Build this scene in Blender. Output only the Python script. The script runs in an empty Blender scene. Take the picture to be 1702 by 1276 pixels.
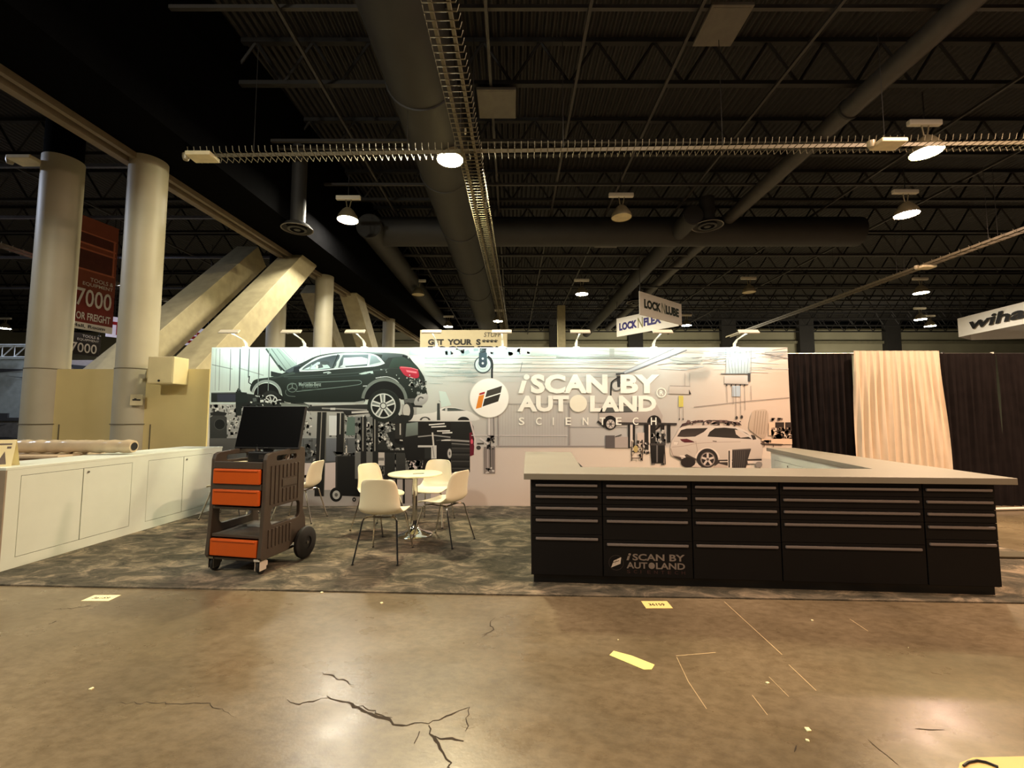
import bpy, bmesh, math, random
from mathutils import Vector, Matrix
from mathutils.geometry import tessellate_polygon
random.seed(7)
C = bpy.context.scene.collection
PI = math.pi

# ------------------------------------------------------------------ camera
FPX, CX, CY, CAMH = 720.0, 851.0, 638.0, 1.43
PITCH = math.atan(52 / FPX)
cam = bpy.data.cameras.new('camera'); cam.sensor_width = 36; cam.lens = 36 * FPX / 1702
cam.clip_start = .05; cam.clip_end = 200
co = bpy.data.objects.new('camera', cam); C.objects.link(co)
co.location = (0, 0, CAMH); co.rotation_euler = (PI / 2 + PITCH, 0, 0)
bpy.context.scene.camera = co

# ------------------------------------------------------------------ materials
def lin(c):
    return tuple(((v / 255) / 12.92 if v / 255 <= .04045 else ((v / 255 + .055) / 1.055) ** 2.4) for v in c)
MATS = {}
def mat(name, rgb, rough=.5, metal=0, var=.12, scale=6, bump=0, bscale=40, emit=0, spec=.5, alpha=1):
    if name in MATS: return MATS[name]
    m = bpy.data.materials.new(name); m.use_nodes = True
    nt = m.node_tree; b = nt.nodes['Principled BSDF']
    c = lin(rgb)
    b.inputs['Roughness'].default_value = rough; b.inputs['Metallic'].default_value = metal
    b.inputs['Specular IOR Level'].default_value = spec
    tc = nt.nodes.new('ShaderNodeTexCoord')
    n = nt.nodes.new('ShaderNodeTexNoise'); n.inputs['Scale'].default_value = scale; n.inputs['Detail'].default_value = 4
    nt.links.new(tc.outputs['Object'], n.inputs['Vector'])
    r = nt.nodes.new('ShaderNodeValToRGB')
    r.color_ramp.elements[0].position = .3; r.color_ramp.elements[1].position = .7
    r.color_ramp.elements[0].color = tuple(v * (1 - var) for v in c) + (1,)
    r.color_ramp.elements[1].color = tuple(min(1, v * (1 + var)) for v in c) + (1,)
    nt.links.new(n.outputs['Fac'], r.inputs['Fac']); nt.links.new(r.outputs['Color'], b.inputs['Base Color'])
    if bump:
        n2 = nt.nodes.new('ShaderNodeTexNoise'); n2.inputs['Scale'].default_value = bscale; n2.inputs['Detail'].default_value = 3
        nt.links.new(tc.outputs['Object'], n2.inputs['Vector'])
        bp = nt.nodes.new('ShaderNodeBump'); bp.inputs['Strength'].default_value = bump; bp.inputs['Distance'].default_value = .01
        nt.links.new(n2.outputs['Fac'], bp.inputs['Height']); nt.links.new(bp.outputs['Normal'], b.inputs['Normal'])
    if emit:
        b.inputs['Emission Color'].default_value = c + (1,); b.inputs['Emission Strength'].default_value = emit
    MATS[name] = m
    return m

# ------------------------------------------------------------------ mesh building
class MB:
    def __init__(s): s.v = []; s.f = []; s.m = []; s.mi = 0
    def add(s, vs, fs):
        o = len(s.v); s.v += [tuple(v) for v in vs]; s.f += [tuple(i + o for i in f) for f in fs]; s.m += [s.mi] * len(fs)
        return s
    def box(s, x0, x1, y0, y1, z0, z1, M=None):
        vs = [Vector(p) for p in ((x0,y0,z0),(x1,y0,z0),(x1,y1,z0),(x0,y1,z0),(x0,y0,z1),(x1,y0,z1),(x1,y1,z1),(x0,y1,z1))]
        if M is not None: vs = [M @ v for v in vs]
        return s.add(vs, [(0,3,2,1),(4,5,6,7),(0,1,5,4),(1,2,6,5),(2,3,7,6),(3,0,4,7)])
    def prism(s, pts, z0, z1, M=None):
        n = len(pts); a = sum(pts[i][0]*pts[(i+1)%n][1]-pts[(i+1)%n][0]*pts[i][1] for i in range(n))
        if a < 0: pts = pts[::-1]
        vs = [Vector((p[0], p[1], z0)) for p in pts] + [Vector((p[0], p[1], z1)) for p in pts]
        if M is not None: vs = [M @ v for v in vs]
        tri = tessellate_polygon([[Vector((p[0], p[1], 0)) for p in pts]])
        fs = []
        for t in tri:
            q = [pts[i] for i in t]
            ar = (q[1][0]-q[0][0])*(q[2][1]-q[0][1])-(q[2][0]-q[0][0])*(q[1][1]-q[0][1])
            t = tuple(t) if ar > 0 else tuple(t)[::-1]
            fs.append(tuple(i + n for i in t)); fs.append(t[::-1])
        fs += [(i, (i+1)%n, n+(i+1)%n, n+i) for i in range(n)]
        return s.add(vs, fs)
    def tube(s, path, r, seg=8, closed=False, caps=True):
        P = [Vector(p) for p in path]; n = len(P); rings = []
        rr = r if isinstance(r, (list, tuple)) else [r] * n
        up = None
        for i in range(n):
            if closed: t = (P[(i+1)%n] - P[i-1])
            else: t = P[min(i+1,n-1)] - P[max(i-1,0)]
            t.normalize()
            if up is None:
                up = Vector((0,0,1)) if abs(t.z) < .9 else Vector((1,0,0))
            a = t.cross(up).normalized(); b = a.cross(t).normalized(); up = b
            rings.append([P[i] + (a*math.cos(2*PI*k/seg) + b*math.sin(2*PI*k/seg)) * rr[i] for k in range(seg)])
        vs = [v for q in rings for v in q]; fs = []
        for i in range(n if closed else n-1):
            j = (i+1) % n
            fs += [(i*seg+k, j*seg+k, j*seg+(k+1)%seg, i*seg+(k+1)%seg)[::-1] for k in range(seg)]
        if caps and not closed:
            fs.append(tuple(range(seg))); fs.append(tuple((n-1)*seg+k for k in range(seg))[::-1])
        return s.add(vs, fs)
    def lathe(s, prof, seg=32, M=None):
        vs = []; fs = []; n = len(prof)
        for k in range(seg):
            a = 2*PI*k/seg
            vs += [Vector((r*math.cos(a), r*math.sin(a), z)) for r, z in prof]
        if M is not None: vs = [M @ v for v in vs]
        for k in range(seg):
            j = (k+1) % seg
            fs += [(k*n+i, j*n+i, j*n+i+1, k*n+i+1) for i in range(n-1)]
        return s.add(vs, fs)
    def build(s, name, m, parent=None, smooth=False, bevel=0, loc=None, seg=2):
        me = bpy.data.meshes.new(name); me.from_pydata(s.v, [], s.f)
        ms = m if isinstance(m, (list, tuple)) else [m]
        for q in ms: me.materials.append(q)
        if len(ms) > 1: me.polygons.foreach_set('material_index', s.m)
        bm = bmesh.new(); bm.from_mesh(me)
        bmesh.ops.remove_doubles(bm, verts=bm.verts, dist=1e-5)
        bmesh.ops.recalc_face_normals(bm, faces=bm.faces)
        bm.to_mesh(me); bm.free()
        o = bpy.data.objects.new(name, me); C.objects.link(o)
        if smooth:
            me.polygons.foreach_set('use_smooth', [True]*len(me.polygons))
            if smooth is not True: me.set_sharp_from_angle(angle=math.radians(smooth))
            else: me.set_sharp_from_angle(angle=math.radians(40))
        if bevel:
            b = o.modifiers.new('bevel', 'BEVEL'); b.width = bevel; b.segments = seg; b.limit_method = 'ANGLE'; b.angle_limit = .6
            b.harden_normals = False
        if parent is not None: o.parent = parent
        if loc: o.location = loc
        return o

def tag(o, label=None, cat=None, group=None, kind=None):
    if label: o['label'] = label
    if cat: o['category'] = cat
    if group: o['group'] = group
    if kind: o['kind'] = kind
    return o
def thing(name, label, cat, loc=(0,0,0), rz=0, group=None, kind=None):
    o = bpy.data.objects.new(name, None); C.objects.link(o); o.empty_display_size = .2
    o.location = loc; o.rotation_euler = (0, 0, rz)
    return tag(o, label, cat, group, kind)
def dup(root, loc, rz=0, label=None, group=None):
    r = root.copy(); C.objects.link(r); r.location = loc; r.rotation_euler = (0, 0, rz)
    if label: r['label'] = label
    if group: r['group'] = group
    for ch in list(root.children):
        c = ch.copy(); C.objects.link(c); c.parent = r
        for g in ch.children:
            d = g.copy(); C.objects.link(d); d.parent = c
    return r

def text_mesh(body, bold=0, shear=0, spacing=1.0, res=3):
    cu = bpy.data.curves.new('letters', 'FONT'); cu.body = body; cu.offset = bold; cu.shear = shear
    cu.space_character = spacing; cu.resolution_u = res; cu.fill_mode = 'FRONT'
    o = bpy.data.objects.new('letters', cu); C.objects.link(o)
    bpy.context.view_layer.update()
    dg = bpy.context.evaluated_depsgraph_get()
    me = bpy.data.meshes.new_from_object(o.evaluated_get(dg))
    vs = [tuple(v.co) for v in me.vertices]; fs = [tuple(p.vertices) for p in me.polygons]
    bpy.data.objects.remove(o); bpy.data.curves.remove(cu); bpy.data.meshes.remove(me)
    x0 = min(v[0] for v in vs); x1 = max(v[0] for v in vs); y0 = min(v[1] for v in vs); y1 = max(v[1] for v in vs)
    return [((v[0]-x0)/(x1-x0), (v[1]-y0)/(y1-y0)) for v in vs], fs
def letters(mb, body, fmap, bold=0, shear=0, spacing=1.0):
    vs, fs = text_mesh(body, bold, shear, spacing)
    mb.add([fmap(u, v) for u, v in vs], fs)

def arc(cx, cy, r, a0, a1, n=6):
    return [(cx + r*math.cos(math.radians(a0+(a1-a0)*i/n)), cy + r*math.sin(math.radians(a0+(a1-a0)*i/n))) for i in range(n+1)]
def rrect(x0, y0, x1, y1, r, n=5):
    return arc(x1-r, y0+r, r, -90, 0, n) + arc(x1-r, y1-r, r, 0, 90, n) + arc(x0+r, y1-r, r, 90, 180, n) + arc(x0+r, y0+r, r, 180, 270, n)
def plate(outline, holes, t, bevel=0, M=None):
    """flat plate with holes: returns (verts, faces) in x,y with thickness t along z"""
    cu = bpy.data.curves.new('plate', 'CURVE'); cu.dimensions = '2D'; cu.fill_mode = 'BOTH'
    cu.extrude = t/2 - bevel; cu.bevel_depth = bevel; cu.offset = -bevel; cu.bevel_resolution = 1
    for ring in [outline] + list(holes):
        sp = cu.splines.new('POLY'); sp.points.add(len(ring)-1); sp.use_cyclic_u = True
        for p, q in zip(sp.points, ring): p.co = (q[0], q[1], 0, 1)
    o = bpy.data.objects.new('plate', cu); C.objects.link(o); bpy.context.view_layer.update()
    me = bpy.data.meshes.new_from_object(o.evaluated_get(bpy.context.evaluated_depsgraph_get()))
    vs = [v.co.copy() for v in me.vertices]; fs = [tuple(p.vertices) for p in me.polygons]
    bpy.data.objects.remove(o); bpy.data.curves.remove(cu); bpy.data.meshes.remove(me)
    if M is not None: vs = [M @ v for v in vs]
    return vs, fs

# ------------------------------------------------------------------ palette
M_concrete = None
beige = mat('painted beige', (166,160,138), .5, var=.05, scale=2, bump=.05, bscale=60)
beige_ply = mat('painted plywood beige', (164,154,122), .6, var=.13, scale=5, bump=.05)
black_paint = mat('flat black paint', (5,5,6), .95, var=.2, spec=.03)
ceil_metal = mat('dark ceiling metal', (24,22,21), .65, var=.15)
ceil_line = mat('ceiling conduit grey', (50,47,45), .5, var=.1)
duct_m = mat('dark painted duct', (40,39,38), .6, var=.12, scale=3)
tray_m = mat('galvanised tray', (104,97,76), .55, metal=.1, var=.1)
white_lam = mat('white laminate', (214,220,208), .4, var=.02)
white_chair = mat('white moulded plastic', (238,230,200), .35, var=.015)
chrome = mat('chrome', (215,212,205), .1, metal=1, var=.03)
steel = mat('brushed steel', (150,146,140), .3, metal=1, var=.05)
black_plastic = mat('black plastic', (20,20,20), .45, var=.1)
black_screen = mat('black screen glass', (8,8,8), .22, var=.02)
cart_m = mat('dark cart plastic', (66,57,48), .5, var=.08, bump=.1, bscale=200)
orange_m = mat('orange drawer plastic', (192,80,14), .4, var=.04)
rubber = mat('rubber', (22,21,20), .7, var=.15)
cream_m = mat('cream caster', (205,195,180), .45, var=.05)
counter_black = mat('black counter laminate', (13,11,11), .65, var=.1, spec=.25)
bar_m = mat('grey drawer pull', (122,114,111), .5, var=.05)
worktop_m = mat('grey worktop', (134,129,116), .45, var=.03, scale=3)
groove = mat('dark joint line', (30,28,24), .8)
black_cloth = mat('black drape cloth', (26,21,20), .95, var=.2, spec=.1)
white_cloth = mat('cream drape cloth', (218,200,174), .9, var=.03, spec=.1)
sign_white = mat('sign white', (236,230,218), .6, var=.02)
sign_beige = mat('sign beige', (190,180,150), .6, var=.03)
sign_black = mat('sign lettering black', (22,20,20), .6)
sign_blue = mat('sign lettering violet', (44,36,110), .6)
sign_red = mat('sign lettering red', (190,30,50), .6)
paper = mat('paper', (240,228,178), .7, var=.02)
off_white = mat('off white metal', (222,216,200), .4, var=.03)

# ------------------------------------------------------------------ setting: floor
def floor_material():
    m = bpy.data.materials.new('polished concrete'); m.use_nodes = True; nt = m.node_tree; b = nt.nodes['Principled BSDF']
    tc = nt.nodes.new('ShaderNodeTexCoord')
    def noise(scale, detail, stretch=(1,1,1), rot=0, rough=.55):
        mp = nt.nodes.new('ShaderNodeMapping'); mp.inputs['Scale'].default_value = stretch; mp.inputs['Rotation'].default_value = (0,0,rot)
        nt.links.new(tc.outputs['Object'], mp.inputs['Vector'])
        n = nt.nodes.new('ShaderNodeTexNoise'); n.inputs['Scale'].default_value = scale; n.inputs['Detail'].default_value = detail
        n.inputs['Roughness'].default_value = rough
        nt.links.new(mp.outputs['Vector'], n.inputs['Vector']); return n
    def ramp(n, stops):
        r = nt.nodes.new('ShaderNodeValToRGB'); e = r.color_ramp.elements
        e[0].position, e[0].color = stops[0][0], stops[0][1] + (1,)
        e[1].position, e[1].color = stops[-1][0], stops[-1][1] + (1,)
        for p, c in stops[1:-1]:
            q = e.new(p); q.color = c + (1,)
        nt.links.new(n.outputs['Fac'], r.inputs['Fac']); return r
    big = ramp(noise(.9, 6), [(.3, lin((92,81,62))), (.5, lin((111,98,76))), (.72, lin((130,116,92)))])
    fine = ramp(noise(14, 8, (1,1.6,1), .4, .7), [(.35, (.62,.59,.55)), (.6, (1.05,1.05,1.05))])
    mx = nt.nodes.new('ShaderNodeMix'); mx.data_type = 'RGBA'; mx.blend_type = 'MULTIPLY'; mx.inputs['Factor'].default_value = .75
    nt.links.new(big.outputs['Color'], mx.inputs['A']); nt.links.new(fine.outputs['Color'], mx.inputs['B'])
    nt.links.new(mx.outputs['Result'], b.inputs['Base Color'])
    ro = ramp(noise(2.2, 7, (1,1.5,1), .6), [(.3, (.23,)*3), (.7, (.40,)*3)])
    nt.links.new(ro.outputs['Color'], b.inputs['Roughness'])
    b.inputs['Specular IOR Level'].default_value = .5
    h = noise(60, 4); bp = nt.nodes.new('ShaderNodeBump'); bp.inputs['Strength'].default_value = .12; bp.inputs['Distance'].default_value = .004
    nt.links.new(h.outputs['Fac'], bp.inputs['Height']); nt.links.new(bp.outputs['Normal'], b.inputs['Normal'])
    return m
mb = MB(); mb.add([(-42,-9,0),(42,-9,0),(42,34,0),(-42,34,0)], [(0,1,2,3)])
floor = mb.build('floor', floor_material()); tag(floor, 'brown polished concrete hall floor with cracks and scuffs', 'floor', kind='structure')
crack_m = mat('dark crack', (46,36,22), .9)  # dark brown lines of the floor cracks
scratch_m = mat('pale scratch', (196,172,132), .5)
def fpt(px, py, z=0):
    x = (px-CX)/FPX; y = (CY-py)/FPX
    d = Vector((x, math.cos(PITCH)-y*math.sin(PITCH), math.sin(PITCH)+y*math.cos(PITCH)))
    t = (z-CAMH)/d.z
    return Vector((d.x*t, d.y*t, z))
def ribbon(pts, w, jag, z=.0012):
    P = []
    for i in range(len(pts)-1):
        n = max(2, int((pts[i+1]-pts[i]).length/.025)) if jag else 1
        for k in range(n):
            q = pts[i].lerp(pts[i+1], k/n)
            if k or i: q = q + Vector((random.uniform(-jag,jag), random.uniform(-jag,jag), 0))
            P.append(q)
    P.append(pts[-1]); m = MB(); vs = []; n = len(P)
    for i, p in enumerate(P):
        t = (P[min(i+1,n-1)]-P[max(i-1,0)]).normalized(); s = Vector((-t.y, t.x, 0))
        ww = w*(.25+.75*math.sin(PI*(i+.6)/(n+.2)))*random.uniform(.5,1.3) if jag else w
        vs += [(p.x+s.x*ww/2, p.y+s.y*ww/2, z), (p.x-s.x*ww/2, p.y-s.y*ww/2, z)]
    m.add(vs, [(2*i, 2*i+1, 2*i+3, 2*i+2) for i in range(n-1)])
    return m
cA = lambda l: [fpt(x/1.979, 940+y/1.979) for x, y in l]
cB = lambda l: [fpt(840+x/1.974, 940+y/1.974) for x, y in l]
for l, w in [([(945,440),(985,455),(1075,435)], .006), ([(1075,428),(1110,440),(1160,455),(1220,490),(1260,500),(1300,522),(1360,520),(1410,520)], .012),
             ([(1410,520),(1470,498),(1545,465)], .006), ([(1545,465),(1540,500),(1530,545)], .004), ([(1410,525),(1415,548),(1440,570),(1465,610),(1478,650),(1480,668)], .011),
             ([(1430,560),(1480,568),(1525,577)], .008), ([(1630,170),(1612,190),(1620,212),(1585,235)], .005), ([(1060,350),(1110,372),(1165,392)], .006),
             ([(380+0,0+452),(690,452),(780,500)], .003), ([(1380,545),(1362,585)], .005), ([(1160,455),(1240,485),(1290,500)], .006),
             ([(175,145),(240,140),(300,132)], .006), ([(160,192),(185,182)], .008)]:
    o = ribbon(cA(l), w*1.25, .011).build('crack', crack_m, floor); o['kind'] = 'structure'
for l, w in [([(955,590),(948,612)], .005), ([(1345,535),(1440,538)], .006), ([(1190,570),(1290,655)], .004)]:
    o = ribbon(cB(l), w, .004).build('crack', crack_m, floor); o['kind'] = 'structure'
for l, w in [([(718,118),(908,292)], .005), ([(930,325),(1020,410)], .004), ([(560,296),(690,285)], .005), ([(562,300),(600,380),(660,470)], .003), ([(865,365),(930,430)], .003), ([(810,425),(860,490)], .003), ([(1130,175),(1190,215)], .004)]:
    o = ribbon(cB(l), w, .0).build('scratch', scratch_m, floor); o['kind'] = 'structure'

# ceiling, hall walls
def deck_material():
    m = bpy.data.materials.new('corrugated roof deck'); m.use_nodes = True; nt = m.node_tree; b = nt.nodes['Principled BSDF']
    tc = nt.nodes.new('ShaderNodeTexCoord'); w = nt.nodes.new('ShaderNodeTexWave'); w.bands_direction = 'X'
    w.inputs['Scale'].default_value = 2.2; w.inputs['Distortion'].default_value = 0
    nt.links.new(tc.outputs['Object'], w.inputs['Vector'])
    r = nt.nodes.new('ShaderNodeValToRGB'); r.color_ramp.elements[0].color = lin((16,14,14)) + (1,); r.color_ramp.elements[1].color = lin((38,34,33)) + (1,)
    nt.links.new(w.outputs['Fac'], r.inputs['Fac']); nt.links.new(r.outputs['Color'], b.inputs['Base Color'])
    bp = nt.nodes.new('ShaderNodeBump'); bp.inputs['Distance'].default_value = .05; nt.links.new(w.outputs['Fac'], bp.inputs['Height'])
    nt.links.new(bp.outputs['Normal'], b.inputs['Normal']); b.inputs['Roughness'].default_value = .6
    return m
DZ = 8.7
mb = MB(); mb.box(-42,42,-9,34.3,DZ,DZ+.15)
ceiling = mb.build('ceiling', deck_material()); tag(ceiling, 'dark corrugated metal roof deck over open steel joists', 'ceiling', kind='structure')
joist = None
def joist_mesh(x0, x1):
    m = MB()
    m.box(x0, x1, -.05, .05, -.09, 0); m.box(x0, x1, -.05, .05, -.95, -.87)
    n = int((x1-x0)/1.1); st = (x1-x0)/n
    for i in range(n):
        a = x0+i*st
        m.tube([(a,0,-.05),(a+st/2,0,-.9)], .03, 5); m.tube([(a+st/2,0,-.9),(a+st,0,-.05)], .03, 5)
    return m
for i in range(14):
    if joist is None: joist = joist_mesh(-38, 38).build('joist', ceil_metal, ceiling); o = joist
    else: o = joist.copy(); C.objects.link(o); o.parent = ceiling
    o.location = (0, 3.4 + i*2.25, DZ); o['kind'] = 'structure'
for x in (-3.6, -.4, 1.2, 2.9, 5.0, 9.4, 12.0, -12.5, -20):     # sprinkler lines and straps running away from the camera
    o = MB().box(x-.025, x+.025, 0, 33, DZ-1.06, DZ-1.01).build('sprinkler_line', ceil_line, ceiling); o['kind'] = 'structure'
for y, z in ((6.3,7.75),(8.9,7.3),(9.15,7.3),(11.2,7.6),(15.8,7.4),(16.4,7.1),(19.5,7.3),(23,7.2)):
    o = MB().box(-5.6, 36, y-.03, y+.03, z-.03, z+.03).build('conduit', ceil_line, ceiling); o['kind'] = 'structure'
for y, z in ((7.5,7.6),(10,7.4),(12.5,7.3),(15.5,7.2),(19,7.1)):
    o = MB().box(-38, -7.6, y-.04, y+.04, z-.04, z+.04).build('conduit', mat('blue grey conduit', (92,96,112), .5), ceiling); o['kind'] = 'structure'
wall_far = mat('far wall paint', (150,146,120), .8, var=.1, scale=.6)
mb = MB(); mb.box(-42,42,33,33.3,0,8.1); wb = mb.build('wall_back', wall_far); tag(wb, 'distant olive beige end wall of the hall', 'wall', kind='structure')
o = MB().box(-42,42,32.97,33.3,8.1,DZ).build('upper_band', black_paint, wb); o['kind'] = 'structure'
o = MB().box(-10,42,32.8,32.97,6.9,7.1).build('ledge', mat('far wall ledge', (120,116,92), .8), wb); o['kind'] = 'structure'
for x in (3.4, 9.4, 16.5, 22.4, 29):
    o = MB().box(x-.55,x+.55,32.55,32.97,0,8.7).build('pier', mat('far wall dark pier', (40,38,34), .8), wb); o['kind'] = 'structure'
for sx, n in ((-42,'left'),(42,'right')):
    mb = MB(); mb.box(min(sx, sx+.3*(1 if sx>0 else -1)), max(sx, sx+.3*(1 if sx>0 else -1)), -9, 33.3, 0, DZ)
    tag(mb.build('wall_'+n, mat('side wall paint', (50,48,50), .9)), 'dark side wall of the hall', 'wall', kind='structure')

# bulkhead above the column row
BX = lambda y: -7.05+.06*y
mb = MB(); mb.prism([(BX(1),1),(BX(1)+1.35,1),(BX(33)+1.35,33),(BX(33),33)],5.86,DZ)
bk = mb.build('trim_1', black_paint); tag(bk, 'deep black painted bulkhead girder above the column row', 'girder', kind='structure')
strip_m = mat('girder edge steel', (132,118,96), .4, metal=.3)
mb = MB(); mb.prism([(BX(1)-.02,1),(BX(1)+.12,1),(BX(33)+.12,33),(BX(33)-.02,33)],5.72,5.86); mb.prism([(BX(1)+.2,1),(BX(1)+.28,1),(BX(33)+.28,33),(BX(33)+.2,33)],5.76,5.86)
o = mb.build('edge_strip', strip_m, bk); o['kind'] = 'structure'

# columns
seam_m = mat('seam line', (96,88,66), .7)
def make_column():
    t = thing('round_column', '', 'column', kind='structure')
    r = .275
    MB().lathe([(0,0),(r+.02,0),(r+.02,.72),(r+.005,.725),(r+.005,2.2),(r,2.205),(r,5.88),(0,5.88)], 48).build('shaft', beige, t, 30)
    MB().lathe([(r-.02,5.88),(r-.02,8.68)], 32).build('upper_shaft', black_paint, t, True)
    m = MB()
    for z in (2.2,):
        m.lathe([(r+.008,z-.008),(r+.011,z),(r+.008,z+.008)], 48)
    m.lathe([(r+.022,1.28),(r+.023,1.285),(r+.022,1.292)], 48)
    m.build('seam', seam_m, t, True)
    return t
col0 = make_column()
spots = [(-6.36,7.3,'beige round column carrying the outlet plates, next to the beige braces'), (-7.86,7.3,'beige round column nearest the picture edge, left of the orange banner'),
         (-6.0,13.6,'beige round column rising behind the lifted black car, right of the braces'), (-7.5,13.6,'beige round column half hidden behind the big diagonal brace'),
         (-5.7,19.8,'slim far beige column behind the car tail, third in its row'), (-7.82,19.8,'farthest beige column hidden behind the second column pair')]
for i, (x, y, l) in enumerate(spots[:5]):
    o = col0 if i == 0 else dup(col0, (x,y,0))
    o.location = (x,y,0); o['label'] = l; o['group'] = 'round hall columns'
def brace(p0, p1, wx, t, label):
    a = Vector(p0); b = Vector(p1); d = (b-a).normalized(); n = Vector((1,0,0)).cross(d).normalized()
    m = MB(); vs = []
    for p in (a, b):
        for sx, sn in ((-1,-1),(1,-1),(1,1),(-1,1)):
            vs.append(p + Vector((sx*wx/2,0,0)) + n*(sn*t/2))
    m.add(vs, [(0,1,2,3),(4,5,6,7),(0,1,5,4),(1,2,6,5),(2,3,7,6),(3,0,4,7)])
    o = m.build('diagonal_brace', beige_ply, bevel=.01)
    return tag(o, label, 'brace', 'plywood clad diagonal braces', 'structure')
brace((-6.25,7.75,1.55),(-6.1,12.35,6.05), .62,.62, 'nearest beige clad diagonal brace rising from the low wall to the girder')
brace((-7.75,7.75,1.55),(-7.6,12.35,6.05), .62,.62, 'beige diagonal brace leaning behind the second column, left of the bigger one')
brace((-5.95,15.6,6.05),(-5.75,20.0,1.6), .62,.62, 'far beige brace falling away above the lifted car roof')
brace((-7.35,15.6,6.05),(-7.15,20.0,1.6), .62,.62, 'far beige brace left of the third column, mostly hidden by it')
mb = MB(); mb.box(-8.1,-5.05,7.2,7.5,0,2.2)
lw = mb.build('wall_low', mat('low wall beige', (204,186,130), .6, var=.05, scale=1.5)); tag(lw, 'low yellowish beige wall joining the two near columns', 'wall', kind='structure')
m = MB(); m.box(-7.5,-7.485,7.19,7.2,0,1.28); m.box(-5.99,-5.975,7.19,7.2,0,1.28); o = m.build('seam', seam_m, lw); o['kind'] = 'structure'

# wall things: loudspeaker box and outlet plates
t = thing('wall_box', 'beige metal box mounted high on the low wall beside the second column', 'box', (-5.62,7.2,2.05))
MB().box(-.2,.22,-.32,0,-.12,.32).build('housing', mat('box beige', (206,192,146), .5, var=.03), t, bevel=.012)
MB().box(-.18,.2,-.325,-.32,-.1,.3).build('cover', mat('box cover', (212,198,150), .45, var=.03), t, bevel=.004)
MB().lathe([(0,0),(.018,0),(.018,.01),(0,.01)], 12, Matrix.Translation((.0,-.326,-.07)) @ Matrix.Rotation(PI/2,4,'X')).build('latch', black_plastic, t)
MB().box(-.3,-.2,-.06,0,.0,.1).build('conduit', beige, t, bevel=.01)
t = thing('outlet_plate', 'small beige outlet plate with dark slots on the second round column', 'outlet', (-6.12,7.06,1.68), math.radians(40))
MB().box(-.08,.08,-.012,.012,-.09,.09).build('plate', mat('plate grey', (176,168,136), .4), t, bevel=.004)
m = MB(); m.box(-.05,.05,-.016,-.011,-.012,.012); m.box(-.03,.0,-.016,-.011,.012,.025); m.build('slot', black_plastic, t)
o = MB().box(-.04,.04,-.01,.01,-.035,.035).build('switch_plate', beige, bevel=.003); o.location = (-6.08,7.09,2.07); o.rotation_euler = (0,0,math.radians(46))
tag(o, 'tiny square beige cover plate just under the column seam', 'cover plate')
# ------------------------------------------------------------------ booth carpet
def carpet_material():
    m = bpy.data.materials.new('booth carpet'); m.use_nodes = True; nt = m.node_tree; b = nt.nodes['Principled BSDF']
    tc = nt.nodes.new('ShaderNodeTexCoord')
    def noise(scale, detail, st, rot, rough=.6, dist=0):
        mp = nt.nodes.new('ShaderNodeMapping'); mp.inputs['Scale'].default_value = st; mp.inputs['Rotation'].default_value = (0,0,rot)
        nt.links.new(tc.outputs['Object'], mp.inputs['Vector'])
        n = nt.nodes.new('ShaderNodeTexNoise'); n.inputs['Scale'].default_value = scale; n.inputs['Detail'].default_value = detail; n.inputs['Roughness'].default_value = rough
        n.inputs['Distortion'].default_value = dist
        nt.links.new(mp.outputs['Vector'], n.inputs['Vector']); return n
    n1 = noise(3.2, 9, (1,1.7,1), .5, .72, .8)
    r1 = nt.nodes.new('ShaderNodeValToRGB'); e = r1.color_ramp.elements
    e[0].position = .3; e[0].color = lin((44,45,40)) + (1,); e[1].position = .68; e[1].color = lin((156,140,118)) + (1,)
    q = e.new(.5); q.color = lin((92,86,74)) + (1,)
    nt.links.new(n1.outputs['Fac'], r1.inputs['Fac'])
    n2 = noise(220, 2, (1,1,1), 0)
    r2 = nt.nodes.new('ShaderNodeValToRGB'); r2.color_ramp.elements[0].color = (.6,.6,.6,1); r2.color_ramp.elements[1].color = (1.25,1.25,1.25,1)
    nt.links.new(n2.outputs['Fac'], r2.inputs['Fac'])
    mx = nt.nodes.new('ShaderNodeMix'); mx.data_type = 'RGBA'; mx.blend_type = 'MULTIPLY'; mx.inputs['Factor'].default_value = .6
    nt.links.new(r1.outputs['Color'], mx.inputs['A']); nt.links.new(r2.outputs['Color'], mx.inputs['B']); nt.links.new(mx.outputs['Result'], b.inputs['Base Color'])
    b.inputs['Roughness'].default_value = .95; b.inputs['Specular IOR Level'].default_value = .1
    bp = nt.nodes.new('ShaderNodeBump'); bp.inputs['Strength'].default_value = .6; bp.inputs['Distance'].default_value = .01
    nt.links.new(n2.outputs['Fac'], bp.inputs['Height']); nt.links.new(bp.outputs['Normal'], b.inputs['Normal'])
    return m
CT = .012
mb = MB(); mb.prism([(-5.25,3.8),(-1.57,3.63),(0,3.556),(1.55,3.5),(5.3,3.345),(5.3,6.96),(-5.25,6.96)], 0, CT)
carpet = mb.build('carpet', carpet_material(), bevel=.004); tag(carpet, 'mottled grey brown booth carpet under the counters and chairs', 'carpet')

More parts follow.
